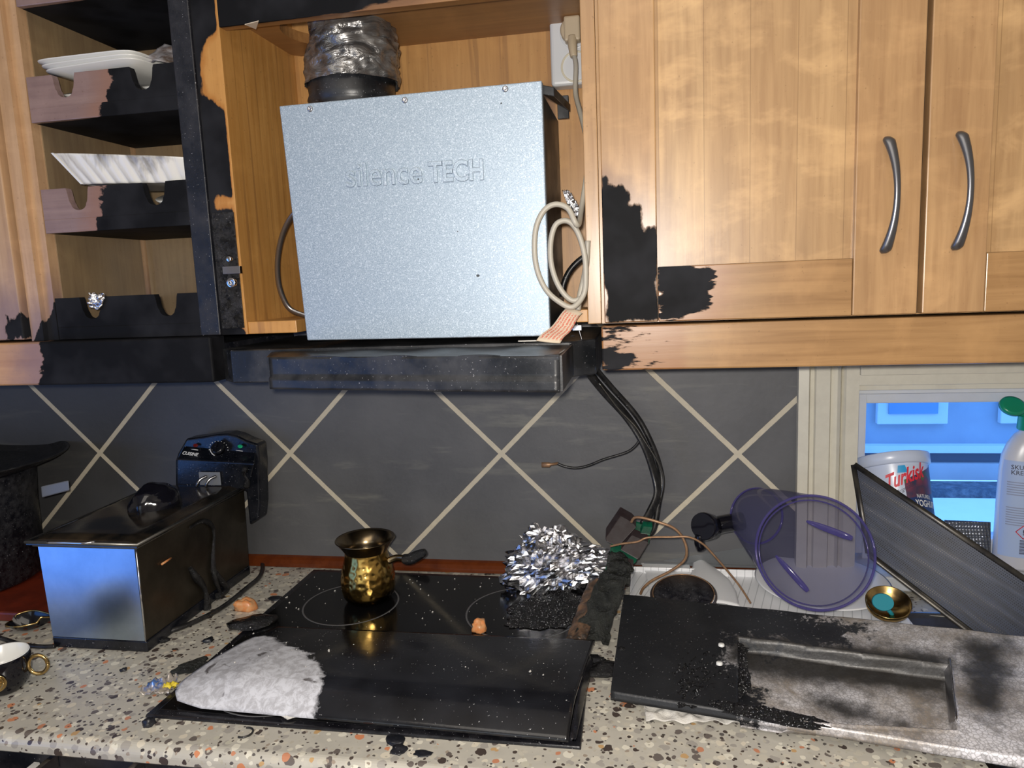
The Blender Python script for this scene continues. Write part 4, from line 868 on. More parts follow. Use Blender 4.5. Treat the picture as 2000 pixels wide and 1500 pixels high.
for a in np.linspace(0,2*PI,9)[:-1]:
    p=ec+nn2*.0012+Vector((-nn2.y,nn2.x,0))*.006*math.cos(a)+Vector((0,0,.006))*math.sin(a); mb.rings([(p,.0018,nn2),(p+nn2*.001,.0012,nn2)],10)
obj('gold_emblem',mb,M['gold'],cu)
# dishes in the plate rack
for i in range(3):
    z0=1.789+.0065*i; zo=[-.004,0,.004][i]
    mb=MB(); cx,cy,h_=.305,-.205,.078
    def pl_(u,v,z0=z0,i=i):
        a=2*PI*u; ca,sa=math.cos(a),math.sin(a); e=.28; sx=math.copysign(abs(ca)**e,ca); sy=math.copysign(abs(sa)**e,sa)
        k=[0,.62,.70,1.0,1.01,.70,0][int(round(v*6))]; z=[0,0,.002,.009,.0105,.0045,.0025][int(round(v*6))]
        X_,Y_=.088*k*sx,h_*k*sy; th=-.10+.04*i; return (cx-.006*i+X_*math.cos(th)-Y_*math.sin(th),cy+X_*math.sin(th)+Y_*math.cos(th),z0+z-.002)
    mb.grid(pl_,64,6)
    tag(obj('square_plate',mb,M['white']),['lowest white square plate of the stack on the upper plate rail','middle white square plate of the stack on the upper plate rail','topmost white square plate of the stack on the upper plate rail'][i],'plate','white square plates on the upper rail')
for cx,lb in ((.257,'white dish edge showing in the left scallop under the upper plate stack'),(.394,'white dish edge showing in the right scallop under the upper plate stack')):
    mb=MB(); mb.lathe([(0,0),(.016,.0),(.017,.002),(.030,.012),(.030,.014),(.016,.006),(0,.004)],(cx,-.235,1.757),(0,-.35,1),28); tag(obj('small_dish',mb,M['white']),lb,'dish')
# baking dish on middle shelf
bd=[Y(x,y,-.287) for x,y in((95,298),(365,306),(367,353),(135,357))]
mb=MB()
def bdish(u,v):
    p=bd[0].lerp(bd[1],u).lerp(bd[3].lerp(bd[2],u),v); p.y+=.018*v-.003*abs(math.sin(u*PI*9))*(.3+.7*v)+.01*(abs(2*u-1)**6); 
    return p
mb.grid(bdish,90,14,(0,.004,0))
dpt=Vector((0,.10,0)); a,b,c_,d=bd
mb.hexa([d+Vector((.01,.02,0)),c_+Vector((-.0,.02,0)),c_+Vector((-.0,.13,0)),d+Vector((.01,.13,0))],[d+Vector((.01,.02,.003)),c_+Vector((0,.02,.003)),c_+Vector((0,.13,.003)),d+Vector((.01,.13,.003))])
mb.hexa([d+Vector((.003,.02,0)),d+Vector((.007,.02,0)),d+Vector((.007,.13,0)),d+Vector((.003,.13,0))],[a+Vector((0,.004,0)),a+Vector((.004,.004,0)),a+Vector((.004,.14,0)),a+Vector((0,.14,0))])
tag(obj('baking_dish',mb,M['dish'],paint=lambda P:np.interp(P[:,2],[1.625,1.645,1.67],[-.16,-.03,.07])-np.interp(P[:,0],[.20,.27,.42,.445],[.10,0,0,.16])),'white ribbed baking dish streaked with smoke on the middle plate rail','dish')
mb=MB(); mb.lathe([(0,0),(.02,0),(.022,.002),(.032,.012),(.032,.014),(.02,.006),(0,.004)],(.398,-.235,1.590),(0,-.35,1),28); tag(obj('small_dish',mb,M['white']),'white dish edge showing in the right scallop under the ribbed baking dish','dish')
# bag corner upper right, crumpled film lower
a,b,c_,d=[Y(x,y,-.262) for x,y in((279,65),(338,78),(342,122),(274,119))]
mb=MB(); mb.grid(lambda u,v:a.lerp(b,u).lerp(d.lerp(c_,u),v)+Vector((0,.012*noise.noise(Vector((u*3,v*3,5)))+.05*(1-v),0)),18,14,(0,.004,0)); 
tag(obj('printed_packet',mb,speck('pale_printed_packet',(.32,.31,.33),(.10,.07,.055),.6,0,22,.2,.48,.62)),'pale printed paper packet tucked in the upper shelf beside the charred upright','packet')
scrap_c=Y(185,582,-.283); mb=MB(); mb.grid(lambda u,v:Y(172,572,-.285).lerp(Y(206,575,-.285),u).lerp(Y(175,600,-.285).lerp(Y(196,605,-.285),u),v)+Vector((.003*noise.noise(Vector((u*8,v*8,1))),.010*noise.noise(Vector((u*5,v*5,3))),.003*noise.noise(Vector((u*7,v*7,6))))),16,12,(0,.0006,0))
tag(obj('crumpled_film',mb,M['foil']),'small scrap of crumpled film on the lowest plate rail','scrap')
# ============================================================ CONTROL BOARD, STRIP, WIRES
cb_=thing('burnt_circuit_board','burnt control board with green circuit card and melted housing leaning behind the hob','circuit board',Z(1190,1150,.905))
T=lambda x,y,v:Y(x,y,v)
def slab(pts,yv,ext,mat,nm,par,bevel=.001,slope=0,y0=1100,**k):
    mb=MB(); mb.poly([Y(x,y,yv+slope*(y0-y)) for x,y in pts],ext); return obj(nm,mb,mat,par,bevel=bevel,**k)
sl=.00055
slab([(1212,1008),(1232,1018),(1272,1030),(1268,1062),(1250,1070),(1243,1098),(1230,1108),(1222,1120),(1190,1160),(1175,1140),(1190,1085),(1195,1060)],-.13,(0,.004,.002),M['green_pcb'],'green_card',cb_,slope=sl)
slab([(1211,1007),(1234,1020),(1243,1030),(1208,1068),(1183,1058),(1182,1050)],-.15,(0,.02,.01),M['chip'],'relay_block',cb_,.003,sl)
slab([(1234,1045),(1268,1060),(1247,1095),(1212,1075)],-.15,(0,.016,.008),M['chip'],'component_block',cb_,.002,sl)
slab([(1256,1028),(1275,1030),(1270,1045),(1250,1042)],-.145,(0,.01,.006),M['green_pcb'],'terminal',cb_,.001,sl)
slab([(1218,1100),(1238,1106),(1232,1112),(1216,1106)],-.15,(0,.01,.008),M['chip'],'component_block',cb_,.001,sl)
def melt(u,v):
    L_=[(1190,1075),(1183,1110),(1160,1150),(1140,1200),(1105,1255)]; R_=[(1232,1095),(1237,1110),(1225,1140),(1200,1200),(1185,1262)]
    t=v*4; i=min(3,int(t)); f=t-i; lx=L_[i][0]*(1-f)+L_[i+1][0]*f; ly=L_[i][1]*(1-f)+L_[i+1][1]*f; rx=R_[i][0]*(1-f)+R_[i+1][0]*f; ry=R_[i][1]*(1-f)+R_[i+1][1]*f
    x=lx*(1-u)+rx*u; y=ly*(1-u)+ry*u; yy=-.135-.145*v; p=Y(x,y,yy); 
    return p+Vector((.004*noise.noise(p*90),-.006*abs(noise.noise(p*60+Vector((5,0,0)))),.008*noise.noise(p*70)+ (0.006 if .1<u<.9 else 0)))
mb=MB(); mb.grid(melt,30,70,(0,.004,-.003)); obj('melted_housing',mb,M['melt'],cb_)
def rust(u,v):
    a=Z(1150,1140,.945).lerp(Z(1105,1255,.909),v); b=Z(1185,1150,.950).lerp(Z(1142,1262,.912),v); p=a.lerp(b,u); return p+Vector((0,0,.006*math.sin(PI*u)+.005*noise.noise(p*90)+.006))
mb=MB(); mb.grid(rust,16,50,(0,0,-.003)); obj('scorched_cover',mb,M['rusty'],cb_)
# the copper wires
mb=MB(); mb.tube([Y(x,y,v) for x,y,v in((1233,1020,-.155),(1240,1011,-.16),(1258,1012,-.165),(1290,1021,-.17),(1315,1031,-.17),(1332,1048,-.17),(1341,1073,-.17),(1336,1095,-.165),(1310,1115,-.16),(1275,1133,-.155),(1257,1148,-.15),(1251,1160,-.145))],.0022,10,6); tag(obj('copper_wire',mb,M['copper']),'thick scorched copper wire looping round from the circuit board to the burnt plate','wire')
mb=MB(); mb.tube([Y(x,y,v) for x,y,v in((1192,1067,-.165),(1215,1062,-.17),(1245,1058,-.175),(1265,1050,-.175),(1310,1049,-.175),(1345,1049,-.175),(1372,1062,-.172),(1392,1082,-.168),(1425,1120,-.16),(1447,1148,-.155),(1466,1178,-.15))],.0017,10,6); tag(obj('copper_wire',mb,M['copper']),'thin copper wire arching right from the circuit board across the drainer','wire')
# ============================================================ BURNT PLATE (hood bottom)
bpz=thing('burnt_plate','large burnt metal plate with rectangular recess, black left half and ash-grey right half','plate',(1.4,-.35,.905))
# corners on a real tilted slab: back edge rests on drainer, front on worktop
Pbl,Ptl=Z(1193,1366,.910),Z(1218,1161,.945)-Vector((0,0,.012))
Pbr=Pbl+(Z(1925,1488,.916)-Pbl)*1.75; Ptr=Ptl+(Z(2000,1242,.958)-Vector((0,0,.012))-Ptl)*1.25
def plf(u,v):
    p=Pbl.lerp(Pbr,u).lerp(Ptl.lerp(Ptr,u),v); return p
def inv_uv(px,py,z=.93):
    p=Z(px,py,z)
    u=.3;v=.5
    for _ in range(30):
        q0=plf(u,v); du=plf(u+1e-3,v)-q0; dv=plf(u,v+1e-3)-q0; r=p-q0; A_=np.array([[du.x,dv.x],[du.y,dv.y]])*1e3
        s_=np.linalg.solve(A_,[r.x,r.y]); u+=s_[0]; v+=s_[1]
    return u,v
tq=[inv_uv(*q_) for q_ in((1440,1226,.955),(1855,1282,.958),(1868,1412,.940),(1440,1377,.940))]
def inq(u,v):
    return polysd(np.array([[u*1.0,v*.3/1.0]]),[(a,b*.3) for a,b in tq])[0]
tq3=[(a,b*.3) for a,b in tq]
NU,NV=460,150
UV=np.array([[i/NU,(j/NV)*.3] for i in range(NU+1) for j in range(NV+1)]); SD=polysd(UV,tq3).reshape(NU+1,NV+1)
def pf(u,v):
    p=plf(u,v); s_=SD[int(round(u*NU)),int(round(v*NV))]
    if s_>0: p=p+Vector((0,0,-.0+ .018*max(-1,-s_/.005)))+Vector((0,0,0))
    elif s_>-.004: p=p+Vector((0,0,.0015))
    return p+Vector((0,0,.012+.0012*noise.noise(p*18)))
mb=MB(); mb.grid(pf,NU,NV,(0,0,-.0015),smooth=True)
blk=[(Z(x,y,.953).x,Z(x,y,.953).y) for x,y in((1100,1100),(1480,1180),(1690,1222),(1650,1250),(1440,1230),(1440,1262),(1500,1330),(1450,1372),(1560,1392),(1700,1425),(1830,1470),(1760,1520),(1100,1500))]
dkp=[(Z(x,y,.93).x,Z(x,y,.93).y) for x,y in((1890,1290),(1960,1290),(1965,1360),(1930,1400),(1895,1380))]
dk2=[(Z(x,y,.925).x,Z(x,y,.925).y) for x,y in((1600,1355),(1680,1372),(1760,1400),(1740,1392),(1660,1385))]
dk3=[(Z(x,y,.952).x,Z(x,y,.952).y) for x,y in((1420,1220),(1856,1277),(1852,1312),(1430,1262))]
po=obj('plate_sheet',mb,M['plate'],bpz,paint=lambda P:polysd(P[:,[0,1]],blk)*1.0)
me=po.data; at=me.attributes.new('dark','FLOAT','POINT'); bl=wloc(po); PP=np.array([v.co[:] for v in me.vertices])+np.array(bl); at.data.foreach_set('value',np.maximum(np.maximum(polysd(PP[:,[0,1]],dkp),polysd(PP[:,[0,1]],dk2)),polysd(PP[:,[0,1]],dk3)).astype(np.float32))
mb=MB(); mb.grid(lambda u,v:Pbl.lerp(Pbr,u)+Vector((0,-.003*v,.012-.011*v)),120,3,(0,.002,0)); 
po2=obj('front_lip',mb,M['plate'],bpz,paint=lambda P:polysd(P[:,[0,1]],blk)); po2.data.attributes.new('dark','FLOAT','POINT').data.foreach_set('value',np.full(len(po2.data.vertices),-1,dtype=np.float32))
for px,py in ((1409,1260),(1405,1296)):
    p=Z(px,py,.9445); mb=MB(); mb.lathe([(0,.0022),(.0035,.0022),(.0042,.001),(.0042,-.001)],p,(0,0,1),18); obj('white_rivet',mb,M['white'],bpz)
mb=MB(); p=Z(1214,1268,.93); mb.lathe([(0,.001),(.003,.003),(.006,.001),(.0062,-.001)],p,(0,0,1),18); obj('screw_hole_rim',mb,M['tar'],bpz)
def crustf(u,v):
    c=Z(1383,1272,.944); a=2*PI*u; k=1+.30*noise.noise(Vector((math.cos(a)*1.4,math.sin(a)*1.4,8)))+.2*noise.noise(Vector((math.cos(a)*6,math.sin(a)*6,5)))
    e=.6; ca=math.copysign(abs(math.cos(a))**e,math.cos(a)); sa=math.copysign(abs(math.sin(a))**e,math.sin(a)); x,y=.055*k*v*ca,.088*k*v*sa; p=Vector((c.x+x+.12*y,c.y+y,0)); p.z=.9235+.020*(p.y-Pbl.y)/.30+.006*(p.x-Pbl.x)
    return p+Vector((0,0,-.001+.009*(1-v**6)*(.15+abs(noise.noise(p*150)))))
mb=MB(); mb.grid(crustf,120,60,(0,0,-.0006)); obj('tar_crust',mb,M['tarwet'],bpz)
mb=MB()
fl0,fl1,fl2,fl3=[Z(*q_) for q_ in ((1842,1292,.940),(1856,1283,.951),(1871,1408,.936),(1853,1410,.922))]
mb.grid(lambda u,v:fl0.lerp(fl1,u).lerp(fl3.lerp(fl2,u),v)+Vector((0,0,.001*math.sin(v*9))),4,16,(0,0,-.001)); obj('end_flap',mb,M['steel'],bpz)
def cr2(u,v):
    c=Z(1500,1372,.94); a=2*PI*u; k=1+.35*noise.noise(Vector((math.cos(a)*1.6,math.sin(a)*1.6,3)))+.2*noise.noise(Vector((math.cos(a)*7,math.sin(a)*7,5))); x,y=0.070*k*v*math.cos(a),.013*k*v*math.sin(a); p=Vector((c.x+x,c.y+y-.22*x,0)); p.z=.9245+.020*(p.y+.2*(p.x-Pbl.x)-Pbl.y)/.30+.006*(p.x-Pbl.x)
    return p+Vector((0,0,-.001+.007*(1-v**6)*(.15+abs(noise.noise(p*150)))))
mb=MB(); mb.grid(cr2,120,30,(0,0,-.0006)); obj('tar_crust',mb,M['tarwet'],bpz)
a,b,c_,d=[Z(x,y,.9015) for x,y in((1258,1385),(1455,1405),(1440,1418),(1270,1420))]
mb=MB(); mb.grid(lambda u,v:(lambda p:p+Vector((0,.006*noise.noise(p*50),.004+.005*noise.noise(p*80))))(Z(1256,1378,.902).lerp(Z(1456,1400,.902),u).lerp(Z(1262,1412,.902).lerp(Z(1445,1415,.902),u),v)),60,14,(0,0,-.0005)); tag(obj('crumpled_paper',mb,M['paper']),'strip of crumpled white paper peeking out under the front edge of the burnt plate','paper')
# ============================================================ DRAINER AND WASHING UP
dn=thing('dish_drainer','white ribbed plastic drainer tray on the worktop behind the burnt plate','tray',(1.3,-.1,.90))
mb=MB()
def drf(u,v):
    x=1.085+.415*u; y=-.235+.205*v; z=.918+.004*(1-v); 
    if u<.06: z+=.004*math.sin(PI*u/.06)
    return (x,y,z)
mb.grid(drf,60,30,(0,0,-.004)); mb.box(1.083,1.090,-.235,-.03,.9005,.919).box(1.083,1.50,-.033,-.028,.9005,.930); obj('ribbed_tray',mb,M['drainer'],dn,bevel=.001)
a=Z(1240,1092,.924); 
mb=MB(); mb.poly([Z(x,y,.9235) for x,y in((1250,1097),(1345,1099),(1350,1120),(1335,1160),(1270,1160),(1262,1120))],(0,0,.0012)); obj('smooth_pad',mb,M['plasticwhite'],dn)
def spt(u,v):
    L_=[(1355,1092),(1352,1110),(1348,1130),(1350,1160),(1360,1180)]; R_=[(1375,1095),(1402,1112),(1425,1133),(1438,1155),(1445,1185)]
    t=v*4; i=min(3,int(t)); f=t-i; l=Vector((*L_[i],0)).lerp(Vector((*L_[i+1],0)),f); r=Vector((*R_[i],0)).lerp(Vector((*R_[i+1],0)),f); q_=l.lerp(r,u); p=Z(q_.x,q_.y,.928); return p+Vector((0,0,.006*math.sin(PI*u)))
mb=MB(); mb.grid(spt,14,20,(0,0,-.002)); obj('spoon_rest',mb,M['plasticwhite'],dn)
dl=thing('round_black_lid','round black speckled lid with thin copper rim half hidden by the burnt plate','lid',Z(1335,1150,.93))
c=Z(1335,1168,.930); c=Vector((c.x,c.y,.929)); nl=Vector((-.05,-.25,1)).normalized()
mb=MB(); mb.lathe([(0,.0),(.050,.0),(.053,.003),(.053,.008),(.050,.011)],c,nl,n=56); obj('rim',mb,speck('dull_brown_rim',(.06,.045,.04),(.10,.08,.075),.4,.3,80,.1),dl)
mb=MB(); mb.lathe([(.0488,.0108),(.0488,.0120),(.0478,.0120),(.0478,.0108)],c,nl,n=56); obj('copper_ring',mb,M['copper'],dl)
mb=MB(); mb.lathe([(.0480,.0095),(.047,.0108),(0,.0112)],c,nl,n=56); obj('speckled_top',mb,M['potblack'],dl)
# clear container
cc_=thing('clear_container','flat clear plastic container lying upturned on the drainer behind the copper wires','container',Y(1370,1080,-.08))
def frus(a4,b4,mb): mb.hexa(a4,b4)
A4=[Z(1258,1100,.9245),Z(1484,1108,.9245),Z(1462,1078,.9245),Z(1278,1070,.9245)]
B4=[p+Vector((.006 if i in(0,3) else -.006,.006 if i<2 else -.006,.028)) for i,p in enumerate(A4)]
for p in A4: p.z=.9245
for i,p in enumerate(B4): p.z=.985
mb=MB(); mb.hexa(A4,B4); obj('tub',mb,M['clear'],cc_,bevel=.006,seg=3)
mb=MB(); mb.tube([A4[0],A4[1],A4[2],A4[3],A4[0]],.0025,8,smooth=False); obj('rim',mb,M['clear'],cc_)
# white bowl
wb=thing('white_bowl','wide shallow white bowl under the violet processor jug','bowl',(1.40,-.18,.925))
mb=MB(); wc=tuple(Z(1604,1143,.93).xy)+(.9245,); mb.lathe([(0,0),(.05,0),(.055,.003),(.075,.007),(.100,.014),(.105,.015),(.101,.0158),(.075,.0095),(.05,.006),(0,.005)],wc,(0,-.04,1),n=64); obj('bowl_body',mb,M['plasticwhite'],wb)
# processor jug (oblique cone lying on its side)
jg=thing('processor_jug','violet-tinted transparent food processor jug lying on its side on the drainer','jug',Y(1590,1100,-.2))
Mc=Y(1591,1078,-.235); Bc=Y(1478,1008,-.075); nM=Vector((-.02,-.92,.38)).normalized(); nB=Vector((.30,-.85,.15)).normalized()
rM=.081; rB=.046
rs=[]
for t in np.linspace(0,1,16):
    c=Bc.lerp(Mc,t); r=rB+(rM-rB)*(t**.85); rs.append((c,r,nB.lerp(nM,t)))
mb=MB(); mb.rings(rs,72,cap0=True,cap1=False); obj('jug_wall',mb,M['tinted'],jg)
def torus(c,r,nn,tr,mb,n=72): 
    nn=nn.normalized(); xd=Vector((1,0,0)); xd=(xd-nn*xd.dot(nn)).normalized(); yd=nn.cross(xd)
    mb.tube([c+xd*r*math.cos(a)+yd*r*math.sin(a) for a in np.linspace(0,2*PI,n+1)],tr,8,1,smooth=False)
mb=MB(); torus(Mc,rM,nM,.0019,mb); torus(Mc-nM*.012,rM*.93,nM,.0011,mb); obj('jug_rim',mb,M['tintedge'],jg); mb=MB(); torus(Bc,rB,nB,.002,mb); obj('base_rim',mb,M['tintedge'],jg)
xd=Vector((1,0,0)); xd=(xd-nM*xd.dot(nM)).normalized(); yd=nM.cross(xd)
for (p0,p1) in (((1575,1018),(1665,1052)),((1515,1085),(1578,1155))):
    a=Y(*p0,-.21); b=Y(*p1,-.235); mb=MB(); mb.tube([a,a.lerp(b,.3),a.lerp(b,.8),b],lambda t:.0015+.0075*t*(1.12-t)*1.6,10,5,flat=.5); obj('inner_rib',mb,M['tintedge'],jg)
a=Y(1375,1028,-.09); b=Y(1448,1018,-.085)
mb=MB(); mb.tube([Y(1385,1030,-.10),Y(1410,1024,-.095),Y(1450,1017,-.085)],.0150,18,4); mb.rings([(Y(1372,1028,-.118),.0215,(-.55,-.8,.15)),(Y(1376,1028,-.112),.0235,(-.55,-.8,.15)),(Y(1388,1028,-.098),.021,(-.55,-.8,.15))],28); mb.tube([Y(1368,1045,-.112),Y(1366,1060,-.113),Y(1370,1072,-.112)],.0085,12,4); obj('black_spout',mb,M['cupblack'],jg)
# jar lid + teal brush
jl=thing('jar_lid','upturned gold metal jar lid beside the white bowl','lid',Z(1728,1185,.93))
jc=Z(1734,1186,.943); mb=MB(); mb.lathe([(0,0),(.028,0),(.030,.002),(.0315,.012),(.0300,.012),(.028,.003),(0,.002)],jc,(-.1,-.45,1),n=44); obj('lid_shell',mb,M['gold'],jl)
tb=thing('teal_scraper','small teal plastic scraper with thin handle standing in the gold jar lid','scraper',Z(1735,1190,.93))
p=Y(1724,1176,-.205); mb=MB(); mb.rings([(p,(.0155,.013),(0,-.8,.5)),(p+Vector((0,-.0025,.001)),(.0145,.012),(0,-.8,.5))],26); obj('blade',mb,M['teal'],tb)
mb=MB(); mb.tube([p+Vector((.004,-.004,-.006)),Y(1750,1210,-.20)],.003,10); obj('handle',mb,M['teal'],tb)
# blue cloth/pan strip in the sink corner
# mesh filter
A=Y(1668,907,-.085); B=Y(1697,1080,-.150); Dv=(Y(2000,1130,-.215)-A)*1.05
def ff(u,v): 
    p=A+Dv*u+(B-A)*v; return p
C2=Y(1888,1226,-.215); 
Bp=B+(C2-B)*1.0
kk=(Dv.length)/( (C2-B).length )
def ff(u,v):
    top=A+Dv*u; bot=B+(C2-B)*kk*u; return top.lerp(bot,v)
gf=thing('grease_filter','black perforated metal grease filter leaning diagonally at the window','filter',B)
mb=MB(); mb.grid(lambda u,v:ff(.015+.98*u,.04+.93*v),40,20,None); obj('front_mesh',mb,M['mesh'],gf,fix=False)
nf=(ff(1,0)-ff(0,0)).cross(ff(0,1)-ff(0,0)).normalized(); nf=nf if nf.y>0 else -nf
mb=MB(); mb.grid(lambda u,v:ff(.015+.98*u,.04+.93*v)+nf*(.012+.005*math.sin(v*11+u*3)),60,60,None); obj('inner_baffle',mb,M['baffle'],gf,fix=False)
mb=MB(); 
for (a,b) in ((ff(0,0),ff(1,0)),(ff(0,0),ff(0,1)),(ff(0,1),ff(1,1))):
    mb.tube([a+nf*.005,b+nf*.005],.0055,4,smooth=False)
obj('frame',mb,M['filterframe'],gf)
mb=MB(); mb.grid(lambda u,v:ff(.9*u,.995).lerp(ff(.9*u,1.06),v)+Vector((0,-.004,0)),20,2,(0,.003,0)); obj('edge_strip',mb,M['filterframe'],gf)
mb=MB(); mb.grid(lambda u,v:Y(1845,1016,-.01).lerp(Y(1935,1020,-.01),u).lerp(Y(1840,1085,-.03).lerp(Y(1935,1085,-.03),u),v),4,4,(0,.002,0)); 
n=N('dimpled_foil_tray'); v_=n.vor(210,rand=.1); n.set(Base_Color=(.20,.22,.27),Metallic=.8,Roughness=.3); n.bump(v_,1,.003)
tag(obj('dimpled_tray',mb,n.m),'small dimpled metal sheet between the filter and the scouring bottle','sheet')
# ============================================================ YOGHURT TUB + BOTTLE on sill
yt=thing('yoghurt_tub','white yoghurt tub with red script lettering leaning back on the window sill','tub',(1.55,.0,.93))
rc=Y(1738,893,.030); ax=Vector((-.08,.42,.90)).normalized(); rr=.0590
bot=rc-ax*.150
xs_=Vector((1,0,0)); xs_=(xs_-ax*xs_.dot(ax)).normalized(); 
fn=-(ax.cross(xs_)); fn=fn if fn.y<0 else -fn
mb=MB(); mb.rings([(bot,.044,ax),(bot+ax*.003,.046,ax),(rc-ax*.016,.0555,ax)],56,cap1=False); obj('tub_body',mb,M['tubwhite'],yt)
mb=MB(); mb.rings([(rc-ax*.020,.0575,ax),(rc-ax*.018,.0600,ax),(rc-ax*.002,.0612,ax),(rc,.0600,ax),(rc+ax*.001,.050,ax)],56); obj('rim_lid',mb,M['tubwhite'],yt)
def onTub(ang,h,off=.0006):   # ang from camera-facing direction, h below rim centre
    r=.0555-(.0555-.045)*((h-.016)/.134)+off; return rc-ax*h+fn*r*math.cos(ang)+xs_*r*math.sin(ang)
def wrap(name,body,mat,ang0,h,size,rise=0,wfit=.05,shear=0,off=.0009,offset=.0):
    cu_=bpy.data.curves.new(name,'FONT'); cu_.body=body; cu_.size=1; cu_.shear=shear; cu_.offset=offset; cu_.resolution_u=3
    to=bpy.data.objects.new('t',cu_); C.objects.link(to); dg=bpy.context.evaluated_depsgraph_get(); me=bpy.data.meshes.new_from_object(to.evaluated_get(dg)); bpy.data.objects.remove(to)
    X_=[v.co.x for v in me.vertices]; x0_=min(X_); kx=wfit/(max(X_)-x0_); mb=MB()
    vs2=[]
    for v in me.vertices:
        xx=(v.co.x-x0_)*kx; vs2.append(onTub(ang0+xx/.053,h-v.co.y*size-rise*xx,off))
    mb.add(vs2,[tuple(p.vertices) for p in me.polygons]); return obj(name,mb,mat,yt,merge=False,fix=False)
mb=MB(); mb.grid(lambda u,v:onTub(-.05+1.5*u,(.048-.03*u)+v*(.145-.048+.03*u),.0004),40,24,None); obj('berry_picture',mb,M['berry'],yt)
mb=MB(); mb.grid(lambda u,v:onTub(.02+1.4*u,(.078-.01*u)+v*.06,.0006),30,10,None); obj('navy_band',mb,M['navy'],yt)
wrap('red_script','Turkisk',M['red'],-.55,.062,.034,.30,.066,.35,.0010,.025)
wrap('script_caption','Originalet',M['blackink'],-.35,.072,.010,.45,.032,.3)
wrap('band_lettering','NATURELL',M['white_ink'],.26,.078,.009,-.1,.030,0,.0012)
wrap('band_lettering','YOGHURT',M['white_ink'],.18,.091,.015,-.1,.048,0,.0012,.015)
mb=MB(); mb.grid(lambda u,v:onTub(-.05+.30*(u-.5)*(.65+.35*v),.024+.012*v,.0008),12,6,None); obj('blue_logo',mb,M['bluelogo'],yt)
bt=thing('scouring_bottle','white plastic bottle with green flip cap and printed back label on the window sill','bottle',(1.745,.03,.93))
bx,by=1.7465,.020
def bot_(z,a,b): return ((bx,by,z),(a,b),(0,0,1))
mb=MB(); mb.rings([bot_(.931,.045,.026),bot_(.936,.049,.029),bot_(1.05,.0475,.029),bot_(1.10,.046,.028),bot_(1.125,.0435,.027),bot_(1.145,.036,.024),bot_(1.160,.026,.02),bot_(1.166,.018,.017),bot_(1.175,.0175,.0165)],56); obj('bottle_body',mb,M['bottle'],bt)
mb=MB(); mb.rings([bot_(1.169,.0215,.0205),bot_(1.172,.022,.021),bot_(1.194,.0205,.0195),bot_(1.196,.019,.018)],36); obj('cap',mb,M['green'],bt,bevel=.0005)
lc=Y(1976,795,.005); mb=MB(); mb.rings([(lc,(.0205,.018),(.1,-.75,.65)),(lc+Vector((0,-.005,.004)),(.020,.0175),(.1,-.75,.65)),(lc+Vector((0,-.007,.005)),(.016,.014),(.1,-.75,.65))],30); mb.tube([lc+Vector((0,.004,-.012)),(bx-.004,by-.004,1.194)],.0035,8); obj('flip_lid',mb,M['green'],bt)
def onB(x,z,off=.0006):   # x offset from bottle centre
    a_=np.interp(z,[.936,1.05,1.10,1.125],[.049,.0475,.046,.0435]); b_=np.interp(z,[.936,1.05,1.10,1.125],[.029,.029,.028,.027]); x=max(-.97*a_,min(.97*a_,x)); return Vector((bx+x,by-b_*math.sqrt(1-(x/a_)**2)-off,z))
mb=MB(); mb.grid(lambda u,v:onB(-.0462+.040*u,.955+.165*v,.0004),24,24,None); obj('back_label',mb,M['labelblue'],bt)
def btext(name,body,mat,x,z,size,wfit,off=.0009,offset=0):
    cu_=bpy.data.curves.new(name,'FONT'); cu_.body=body; cu_.size=1; cu_.resolution_u=2; cu_.offset=offset; cu_.space_line=.85
    to=bpy.data.objects.new('t',cu_); C.objects.link(to); dg=bpy.context.evaluated_depsgraph_get(); me=bpy.data.meshes.new_from_object(to.evaluated_get(dg)); bpy.data.objects.remove(to)
    X_=[v.co.x for v in me.vertices]; x0_=min(X_); kx=wfit/(max(X_)-x0_); mb=MB(); mb.add([onB(x+(v.co.x-x0_)*kx,z+v.co.y*size,off) for v in me.vertices],[tuple(p.vertices) for p in me.polygons]); return obj(name,mb,mat,bt,merge=False,fix=False)
btext('label_heading','SKURE-\nKREM',M['blackink'],-.036,1.106,.0105,.028,offset=.01)
mb=MB()
for k in range(14):
    if k==6: obj('small_print',mb,M['greyink'],bt); mb=MB()
    z=1.083-.0042*k-(.018 if k>5 else 0); w_=.030*(.75+.25*random.random()); 
    mb.grid(lambda u,v:onB(-.040+w_*u,z+.0016*v,.0008),8,1,None)
obj('small_print',mb,M['greyink'],bt)
mb=MB(); c0x,c0z=-.0165,1.000
for s0,s1 in (((0,.0115),(.0105,0)),((.0105,0),(0,-.0115)),((0,-.0115),(-.0105,0)),((-.0105,0),(0,.0115))):
    mb.tube([onB(c0x+s0[0],c0z+s0[1],.001),onB(c0x+s1[0],c0z+s1[1],.001)],.0007,6)
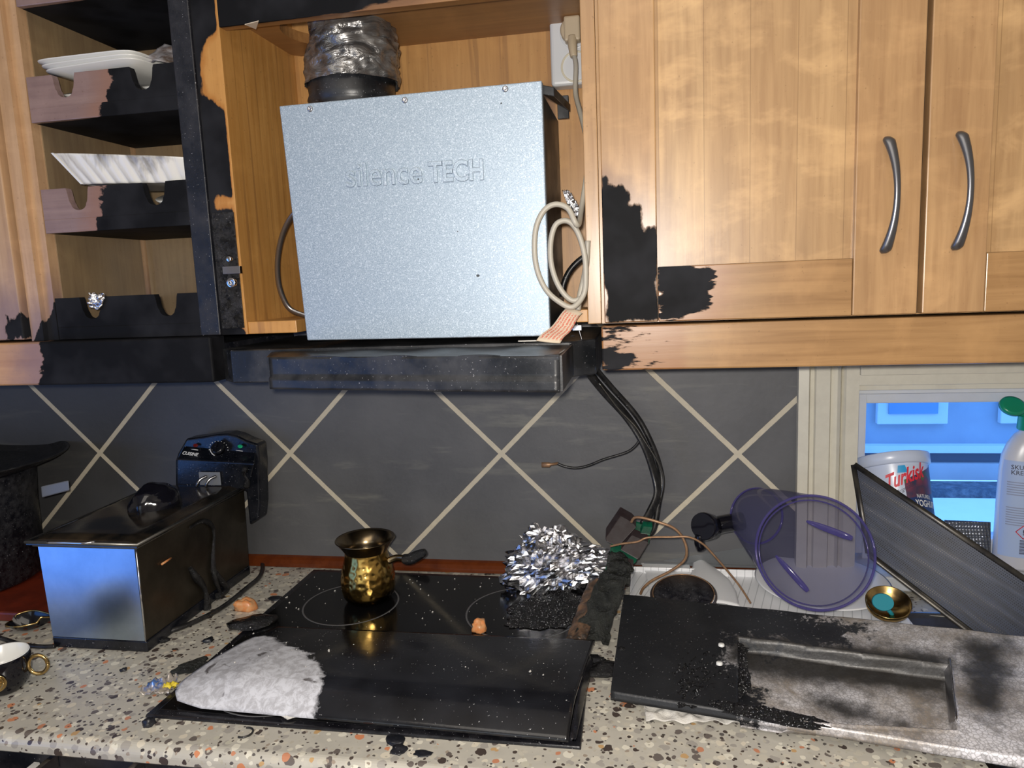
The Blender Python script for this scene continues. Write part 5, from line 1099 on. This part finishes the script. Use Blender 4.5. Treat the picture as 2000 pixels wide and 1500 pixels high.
obj('hazard_diamond',mb,M['red'],bt); btext('hazard_mark','!',M['blackink'],c0x-.001,c0z-.0045,.0125,.002,.0012,.02)
mb=MB()
for k in range(13): mb.grid(lambda u,v,k=k:onB(-.021+.012*u,.962+.0019*k+(.0008 if k%3 else .0013)*v,.0008),4,1,None)
obj('barcode',mb,M['blackink'],bt)
# ============================================================ OUTSIDE
fac=speck('blue_grey_render',(.30,.36,.45),(.26,.31,.40),.8,0,4,0)
bl_=thing('neighbour_building','neighbouring house facade with white-framed windows seen through the kitchen window','building',(3.5,3.1,-.4))
obj('facade_wall',MB().box(0,9,3.0,3.15,.41,3.2),fac,bl_)
obj('string_course',MB().box(0,9,2.94,3.0,.412,.452),speck('pale_ledge',(.62,.68,.75),(.58,.64,.7),.7,0,4,0),bl_)
obj('plinth',MB().box(0,9,2.99,3.15,.350,.412),simple('dark_blue_plinth',(.05,.08,.13),.7),bl_)
obj('basement_wall',MB().box(0,9,2.96,3.15,.255,.350),speck('pale_plinth',(.45,.45,.5),(.4,.4,.45),.7,0,4,0),bl_)
for xa,xb in ((2.38,2.74),(3.00,3.45),(1.4,1.9)):
    f=obj('window_frame',MB().box(xa,xb,2.96,3.0,.57,1.5),speck('white_outer_frame',(.6,.65,.7),(.55,.6,.66),.6,0,4,0),bl_,bevel=.005)
    obj('window_glass',MB().box(xa+.055,xb-.055,2.95,2.96,.63,1.45),simple('dark_sky_glass',(.10,.25,.45),.15),f)
g_=obj('hedge',MB().box(0,9,2.80,2.95,.17,.252),speck('dark_frosty_hedge',(.05,.09,.14),(.20,.24,.3),.9,0,22,.8,dist=.05)); tag(g_,'dark frosty strip of bushes along the foot of the neighbouring house','hedge',kind='stuff')
sn=obj('snow_ground',MB().hexa([(-1,.13,-.4),(9,.13,-.4),(9,2.79,-.4),(-1,2.79,-.4)],[(-1,.13,-.05),(9,.13,-.05),(9,2.79,.205),(-1,2.79,.205)]),speck('bright_snow',(.9,.9,.85),(.85,.86,.85),.8,0,10,.1)); tag(sn,'bright snow-covered ground outside the window','snow',kind='stuff')
